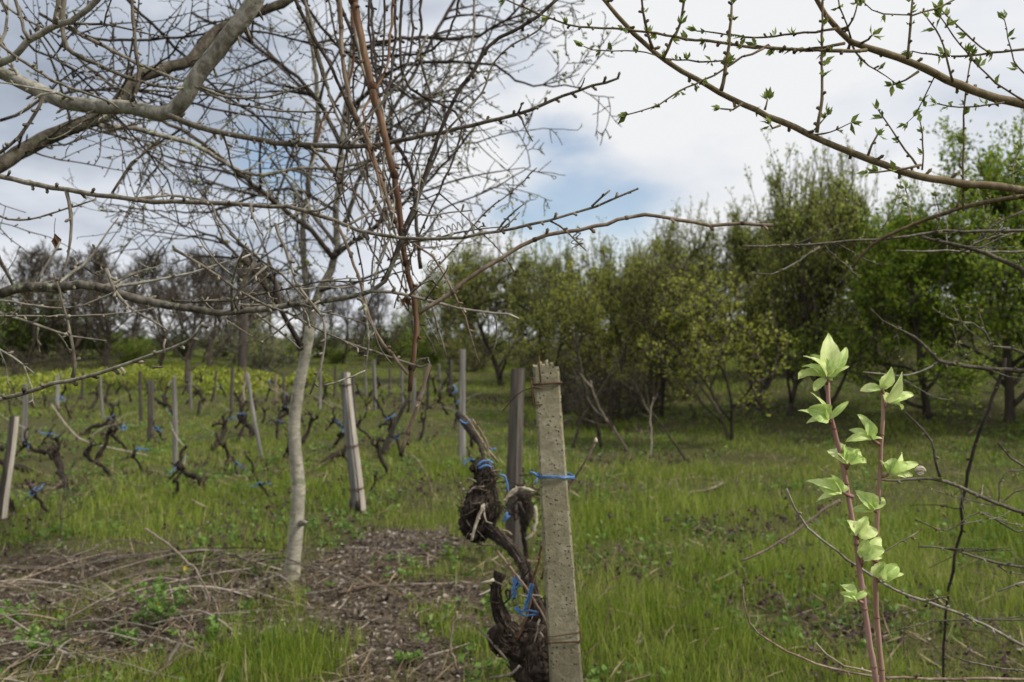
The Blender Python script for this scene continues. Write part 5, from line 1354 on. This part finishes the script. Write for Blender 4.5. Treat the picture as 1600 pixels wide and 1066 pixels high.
# ------------------------------------------------------------------ the near old vine beside the concrete post
def near_vine():
    rng = np.random.RandomState(123)
    D = 2.6
    b = P(842, 1330, D+.1); b[2] = float(gh(b[0], b[1]))
    root = empty('gnarled_vine', b, 'gnarled shaggy old vine with blue ties arching beside the concrete post', 'vine')
    def limb(name, pts3, ws, k=12, shag=60, rough=.2, knots=6):
        pts = np.array([P(x, y, d) for x, y, d in pts3]); rad = np.array([(1.05 if name == 'trunk' else .95 if name == 'head' else .8)*w*d/F/2 for w, (_, _, d) in zip(ws, pts3)])
        q, r = smooth_path(pts, rad, .012); r = r*(1+.25*(vnoise(np.arange(len(r))*.35, len(r))-.5))
        g = Geo(); g.tube(q, r, k+4, .4, rough*.6, rng); shag = int(shag*2.6)
        for _ in range(knots):
            i = rng.randint(2, len(q)-2); pr = nz(np.cross(q[i+1]-q[i-1], rng.normal(size=3))); c = q[i]+pr*r[i]*.6
            g.tube([c-pr*.01, c+pr*r[i]*.3, c+pr*r[i]*.7], [r[i]*.65, r[i]*.55, r[i]*.2], 7, .2, .3, rng)
        for _ in range(shag):   # loose strips of bark along the limb
            i = rng.randint(1, len(q)-6); L = rng.randint(3, 9 if len(q) > 16 else 4); a = rng.rand()*6.28
            t = nz(q[i+1]-q[i]); u = nz(np.cross(t, (0, 1, .2))); w = np.cross(t, u); off = u*math.cos(a)+w*math.sin(a)
            m = min(i+L, len(q)-1); pp = [q[j]+off*r[j]*(1.0+.35*((j-i)/L)**2*1.7*rng.rand()**2+.06) for j in range(i, m+1)]
            if len(pp) > 2: g.tube(pp, np.linspace(.0042, .0012, len(pp))*(.5+.8*rng.rand()), 4, .1+.9*rng.rand(), 0, None, .3)
        put(g.build(name, M['vine_bark']), root); return q, r
    limb('trunk', [(845, 1420, D+.05), (850, 1250, D), (843, 1130, D), (846, 1066, D), (840, 1030, D), (838, 1000, D), (842, 970, D)], [88, 82, 72, 70, 84, 62, 34], 16, 130, .24, 18)
    limb('arm', [(835, 1010, D), (815, 1000, D-.02), (795, 985, D-.03), (784, 965, D-.02), (776, 940, D), (775, 915, D+.02), (782, 895, D+.03)], [46, 38, 30, 26, 24, 22, 26], 12, 40, .16, 5)
    limb('arm', [(850, 985, D), (838, 950, D+.02), (830, 925, D+.05), (826, 905, D+.08), (818, 885, D+.15), (800, 858, D+.28), (782, 842, D+.38), (765, 828, D+.45), (752, 812, D+.5)], [40, 32, 26, 23, 21, 19, 19, 24, 34], 12, 40, .12, 3)
    limb('arm', [(790, 1010, D-.04), (772, 1000, D-.06), (770, 985, D-.05), (786, 965, D-.04)], [28, 30, 24, 14], 10, 10, .25, 2) if False else None
    limb('arm', [(812, 1020, D-.03), (795, 1012, D-.05), (778, 1006, D-.07), (772, 992, D-.08), (783, 978, D-.09)], [40, 36, 32, 26, 14], 10, 16, .25, 2)
    limb('arm', [(866, 1120, D+.03), (864, 1040, D+.03), (860, 980, D+.03), (856, 930, D+.04)], [30, 24, 18, 14], 9, 22, .2, 2)
    limb('head', [(742, 842, 3.1), (745, 820, 3.1), (752, 795, 3.1), (757, 770, 3.12), (758, 748, 3.14), (757, 726, 3.15)], [34, 50, 52, 42, 30, 32], 14, 110, .3, 16)
    limb('arm', [(735, 735, 3.14), (745, 727, 3.15), (758, 724, 3.15), (768, 730, 3.15)], [12, 16, 18, 12], 8, 0, .25, 2)
    limb('arm', [(757, 728, 3.2), (752, 700, 3.4), (742, 682, 3.6), (728, 664, 3.9), (716, 648, 4.1)], [9, 8, 11, 14, 12], 8, 10, .2, 3)
    # dead stubs and twigs round the two heads
    for c, R, n in ((P(745, 800, 3.05), .11, 34), (P(840, 1010, D-.04), .11, 30), (P(800, 905, D), .06, 12), (P(757, 740, 3.1), .05, 14)):
        for _ in range(n):
            g = Geo(); p = c+rng.normal(size=3)*R*np.array([.35, .3, .5]); d = rng.normal(size=3); d[2] -= .15
            q = wander(rng, p, d, .03+.08*rng.rand(), 4, .35); g.tube(q, np.linspace(.0032, .0012, 5)*(.6+rng.rand()), 4, rng.rand())
            put(g.build('dead_twig', M[('limb_bark', 'vine_bark', 'dry_cane')[rng.randint(3)]]), root)
    tw = [([(777, 862), (800, 890), (826, 925), (850, 965), (858, 985)], 4, 3.5, D-.1, 'tan_cane'), ([(846, 850), (842, 880), (833, 905), (826, 950), (808, 1000)], 4, 4.5, D-.08, 'red_cane'), ([(753, 912), (772, 906)], 4, 5, D-.02, 'pale_wood'),
          ([(754, 790), (745, 815), (740, 832), (737, 845)], 5, 4.5, 3.0, 'pale_wood'), ([(778, 722), (760, 700), (742, 672), (728, 650)], 4, 3, 3.3, 'tan_cane'), ([(790, 780), (812, 764), (835, 768), (812, 762), (795, 772), (790, 785)], 4, 4, 3.4, 'pale_wood'),
          ([(738, 655), (760, 690), (763, 715)], 3.5, 3.5, 3.2, 'tan_cane'), ([(775, 828), (792, 830), (800, 836)], 4, 3, 3.1, 'tan_cane'), ([(740, 975), (765, 1000), (790, 1030)], 2, 4, 2.5, 'dry_cane'), ([(765, 1060), (800, 1052), (812, 1040)], 4, 4, 2.5, 'dry_cane'),
          ([(808, 930), (825, 931), (845, 930)], 3, 3, D-.1, 'dry_cane')]
    for pp, w0, w1, d, mk in tw:
        g = Geo(); q, r = pxpath(pp, d, w0, w1, None, .015, rng, .0008); g.tube(q, knob(r, rng, .2, 3), 7, .6); spurs(g, q, r, rng, .05, .004); put(g.build('cane', M[mk]), root)
    # second clump on the weathered post
    rt = empty('gnarled_vine', GP(818, 872), 'dark vine knot growing against the weathered wooden post', 'vine')
    g = Geo(); Dn = GP(818, 872)[1]-.2
    pts = [P(824, 900, Dn), P(822, 860, Dn), P(818, 830, Dn), P(822, 800, Dn), P(818, 770, Dn)]; q, r = smooth_path(pts, np.array([9, 9, 10, 22, 22])*Dn/F/2, .03); g.tube(q, r, 9, .3, .28, rng)
    for _ in range(60):
        p = P(820, 785, Dn)+rng.normal(size=3)*np.array([.06, .05, .09]); q = wander(rng, p, rng.normal(size=3), .06+.1*rng.rand(), 4, .35); g.tube(q, np.linspace(.006, .003, 5), 4, rng.rand())
    put(g.build('trunk', M['vine_bark']), rt)
    g = Geo(); q, r = pxpath([(836, 790), (838, 815), (832, 835), (822, 842)], Dn-.1, 5, 5, None, .03, rng, .003); g.tube(q, r, 6, .8); put(g.build('cane', M['pale_wood']), rt)
    # blue ties
    def tie(paths, d, lb, w=4.5):
        rt_ = empty('blue_twine', P(paths[0][0][0], paths[0][0][1], d), lb, 'twine', 'blue ties')
        for pp in paths: g = Geo(); q, r = pxpath(pp, d, w*.8, w*.65, None, .008, rng, .0006); g.tube(q, r, 6, rng.rand(), .1, rng); put(g.build('strand', M['twine']), rt_)
    tie([[(806, 948), (815, 955), (830, 954), (842, 958)], [(804, 950), (818, 962), (838, 960)], [(830, 912), (827, 925), (822, 940), (819, 955)], [(833, 914), (829, 930), (823, 952)]], D-.16, 'blue twine crossing the lower head of the gnarled vine', 5)
    tie([[(812, 900), (806, 910), (800, 925), (806, 935)], [(806, 898), (802, 915), (806, 928), (798, 935)], [(800, 905), (812, 912), (804, 922)]], D-.06, 'crumpled blue twine left of the crossing tie on the gnarled vine', 5)
    tie([[(855, 940), (856, 965), (852, 990), (850, 1010)]], D-.03, 'blue strand hanging beside the concrete post near the ground', 4)
    tie([[(746, 728), (752, 722), (762, 720), (770, 724)], [(748, 732), (760, 727), (768, 730)]], 3.05, 'blue tie on the upper head of the gnarled vine', 5)
    tie([[(780, 742), (788, 744), (792, 754), (794, 768)], [(793, 800), (788, 810), (796, 806), (786, 815), (793, 803)]], 3.3, 'blue strands hanging in front of the weathered wooden post', 4.5)
    tie([[(708, 602), (714, 610), (706, 615)], [(718, 625), (712, 632)]], 11.0, 'blue tie high beside the slim concrete post', 3)
    tie([[(718, 656), (728, 662), (735, 655)], [(762, 698), (770, 703), (775, 700)]], 3.6, 'blue tie on the thin arm between slim post and gnarled vine', 3.5)
near_vine()

# ------------------------------------------------------------------ prunings, sticks and weeds on the ground
def prunings():
    rng = np.random.RandomState(64)
    hand = [([(355, 920), (372, 900), (385, 880), (412, 858)], 4, 'pale forked stick standing in the litter left of the pale trunk'),
            ([(228, 826), (262, 850), (300, 885), (322, 920), (326, 945), (310, 985)], 4, 'long arched grey cane rising out of the pile of prunings'),
            ([(528, 936), (600, 915), (625, 906)], 7, 'dark fallen stick on the bare soil right of the pale trunk'),
            ([(715, 955), (706, 985), (704, 1010), (712, 1045)], 5, 'pale upright stick in the grass left of the gnarled vine'),
            ([(245, 1066), (270, 1020), (288, 985)], 6, 'short dark stick poking up from the prunings at the bottom'),
            ([(230, 1060), (262, 1030), (285, 1010), (300, 960)], 4, 'pale cane crossing the short dark stick'),
            ([(0, 895), (100, 895), (190, 880), (275, 865)], 5, 'long reddish cane along the back of the pile of prunings'),
            ([(140, 1036), (200, 1015), (235, 995), (270, 965)], 4, 'pale bent cane at the front of the pile of prunings')]
    for pp, w, lb in hand:
        pts = []
        n = len(pp); g0 = GP(pp[0][0], max(pp[0][1], pp[-1][1])+12); D = g0[1]
        q, r = pxpath(pp, D, w, w*.7, None, .03, rng, .003)
        flat = 'fallen' in lb or 'back of' in lb
        if flat:
            pts = np.array([GP(*p_)+np.array([0, 0, .03]) for p_ in pp]); q, r = smooth_path(pts, np.full(len(pts), w*D/F/2*.9), .05)
        g = Geo(); g.tube(q, knob(r, rng, .2, 3), 6, rng.rand()); spurs(g, q, r, rng, .08, .006)
        tag(g.build('cut_cane', M['dry_cane'] if 'pale' not in lb else M['tan_cane']), lb, 'stick', 'cut canes on the ground')
    for i in range(190):
        cx = -4.4+3.0*rng.rand()+(.25*rng.normal()); cy = 3.3+2.5*rng.rand()**.9
        if cx > -1.9+.25*(cy-3.3): cx -= .9
        L = .35+1.0*rng.rand()**1.3; az = .5*rng.normal()+(math.pi if rng.rand() < .5 else 0)
        if rng.rand() < .22: az = rng.rand()*6.28
        z0 = .01+.10*rng.rand(); 
        q = wander(rng, (cx-math.cos(az)*L/2, cy-math.sin(az)*L/2, 0), (math.cos(az), math.sin(az), 0), L, 10, .09)
        arch = np.sin(np.linspace(0, math.pi, 11))*(.02+.09*rng.rand()**2); q[:, 2] = gh(q[:, 0], q[:, 1])+z0+arch+np.linspace(-.03, .06, 11)*rng.rand()
        q[:, 2] = np.maximum(q[:, 2], gh(q[:, 0], q[:, 1])+.005)
        r0 = .0028+.0034*rng.rand()
        g = Geo(); g.tube(q, knob(np.linspace(r0, r0*.55, 11), rng, .3, 2), 5, rng.rand())
        if rng.rand() < .5: sprout(g, q, np.full(11, r0*.7), 2, .3, r0*.6, rng, 1, .02, (25, 55), 5, 4, .1, .2, None, (2,), 0, None, .001)
        tag(g.build('cut_cane', M[('dry_cane', 'tan_cane', 'dry_cane', 'thin_grey')[i % 4]]), 'cut vine cane lying in the pile of prunings at the lower left', 'stick', 'cut canes in the pile of prunings')
    # small sticks in the bare patch
    for i in range(46):
        c = GP(400+380*rng.rand(), 850+210*rng.rand()); L = .10+.3*rng.rand(); az = rng.rand()*3.14
        q = wander(rng, (c[0], c[1], 0), (math.cos(az), math.sin(az), 0), L, 6, .15); q[:, 2] = gh(q[:, 0], q[:, 1])+.012+.02*rng.rand()
        g = Geo(); g.tube(q, np.linspace(.004, .002, 7)*(.6+.8*rng.rand()), 5, rng.rand())
        tag(g.build('twig', M['dry_cane']), 'small dry twig lying on the bare litter between pale trunk and gnarled vine', 'twig', 'twigs on the bare soil')
    # curly thin wire in the grass
    q, r = pxpath([(632, 704), (650, 716), (662, 735), (672, 755), (678, 775), (690, 785)], 8, 2, 1.6, None, .05); g = Geo(); g.tube(q, r, 5); tag(g.build('loose_tendril', M['tan_cane']), 'thin curly tendril trailing below the hanging tan cane', 'tendril')
    for pp, lb in (([(165, 610), (190, 640), (232, 700)], 'leaning pale pole in the left vineyard'), ([(600, 703), (620, 660), (640, 618)], 'dark slanting stake behind the hanging tan cane'), ([(680, 628), (705, 612), (722, 605), (750, 598)], 'dark slanting stick by the slim concrete post')):
        pass
    b = GP(592, 716); t = P(637, 622, b[1]); g = Geo(); q, r = smooth_path([b, (b+t)/2, t], [.035, .032, .025], .15); g.tube(q, r, 8, .3, .1, rng); tag(g.build('slanting_stake', M['wood_dark']), 'dark slanting stake behind the hanging tan cane', 'stake')
    b = GP(232, 712); t = P(78, 628, b[1]-.4); m = P(108, 674, b[1]-.3); t = P(80, 632, b[1]-.5); q, r = smooth_path([b, P(140, 692, b[1]-.3), P(110, 672, b[1]-.35), t], [.010, .012, .013, .011], .1)
    g = Geo(); g.tube(q, r, 7, .8, .1, rng); tag(g.build('fallen_branch', M['dry_cane']), 'pale fallen branch leaning through the left vines', 'branch')
prunings()

def dead_stems():
    rng = np.random.RandomState(88)
    for pp, D, w, lb in (([(980, 704), (972, 690), (958, 668), (940, 645), (928, 615), (924, 595)], None, 5, 'pale dead cane arching up in front of the bramble thicket'),
                         ([(1072, 720), (1052, 690), (1030, 660), (1008, 630), (995, 605)], None, 3, 'thin grey dead stem leaning left in front of the dark twiggy tree'),
                         ([(1015, 725), (1018, 690), (1016, 655), (1020, 620)], None, 3, 'thin upright dead stem between thicket and yellow green tree'),
                         ([(895, 700), (905, 665), (925, 630), (950, 590), (965, 560)], None, 5, 'dark bare stem slanting right behind the concrete post'),
                         ([(940, 700), (932, 660), (915, 610), (905, 560), (900, 520)], None, 6, 'dark bare stem rising through the bramble thicket'),
                         ([(1065, 790), (1080, 775), (1110, 770), (1130, 760)], None, 4, 'crooked pale stick lying in the grass at centre right'),
                         ([(95, 840), (96, 800), (98, 770), (104, 745)], None, 3, 'thin dark dead stalk standing in the grass at far left')):
        b = GP(*pp[0]); q, r = pxpath(pp, b[1], w, w*.55, None, .08, rng, .006)
        if 'lying' in lb: q, r = smooth_path(np.array([GP(*p_)+np.array([0, 0, .04]) for p_ in pp]), np.full(len(pp), w*b[1]/F/2), .08)
        else: q[0][2] = b[2]-.03
        g = Geo(); g.tube(q, knob(r, rng, .25, 3), 6, rng.rand())
        if 'lying' not in lb: sprout(g, q, r, 6, .45, r[0]*.5, rng, 2 if 'dark' in lb else 1, .05, (25, 60), 6, 4, .1, .3, None, (3, 2), 0, None, .002)
        tag(g.build('dead_sapling' if 'lying' not in lb else 'fallen_stick', M['limb_bark'] if 'dark' in lb else M['dry_cane']), lb, 'dead sapling' if 'lying' not in lb else 'stick', 'dead stems in the grass')
dead_stems()
def weeds():
    rng = np.random.RandomState(70)
    for px, py, H, n, lb, fl in ((250, 985, .30, 26, 'soft green weed with a yellow flower in front of the pale trunk', True), (75, 1040, .22, 18, 'light green weed at the lower left corner', False), (195, 1010, .12, 10, 'small weed between the prunings', False),
                             (15, 985, .2, 10, 'weed at the left edge among the prunings', False), (330, 1010, .14, 12, 'leafy weed left of the grass tuft', False), (640, 1040, .1, 9, 'low weed on the litter left of the gnarled vine', False)):
        b = GP(px, py); root = empty('weed', b, lb, 'weed', 'weeds in the litter'); g = Geo(); lf = Geo(); P_ = []; D_ = []
        for i in range(n):
            a = rng.rand()*6.28; q = wander(rng, b, (math.cos(a)*.6, math.sin(a)*.6, 1), H*(.4+.7*rng.rand()), 6, .12); g.tube(q, np.linspace(.0022, .0012, 7), 5, .5)
            for j in (3, 4, 5, 6, 6, 6):
                for k in range(2): P_.append(q[j]); dd = rng.normal(size=3); dd[2] = abs(dd[2])*.3; D_.append(dd)
        lf.leaves(P_, D_, .022+.02*rng.rand(len(P_)), rng, .75, .12)
        put(g.build('stems', M['weed']), root); put(lf.build('foliage', M['weed']), root)
        if fl:
            for fx, fy in ((290, 888), (249, 944)):
                g = Geo(); p = P(fx, fy, b[1]+.05); k = 6
                for j in range(k): a = j/k*6.28; g.leaves([p], [[math.cos(a), -.5, math.sin(a)]], .016, rng, .7, .1)
                put(g.build('flower', M['yellow']), root)
                g = Geo(); g.tube([b, (b+p)/2+np.array([.01, 0, .02]), p], [.002, .0015, .0012], 5); put(g.build('flower_stalk', M['weed']), root)
weeds()
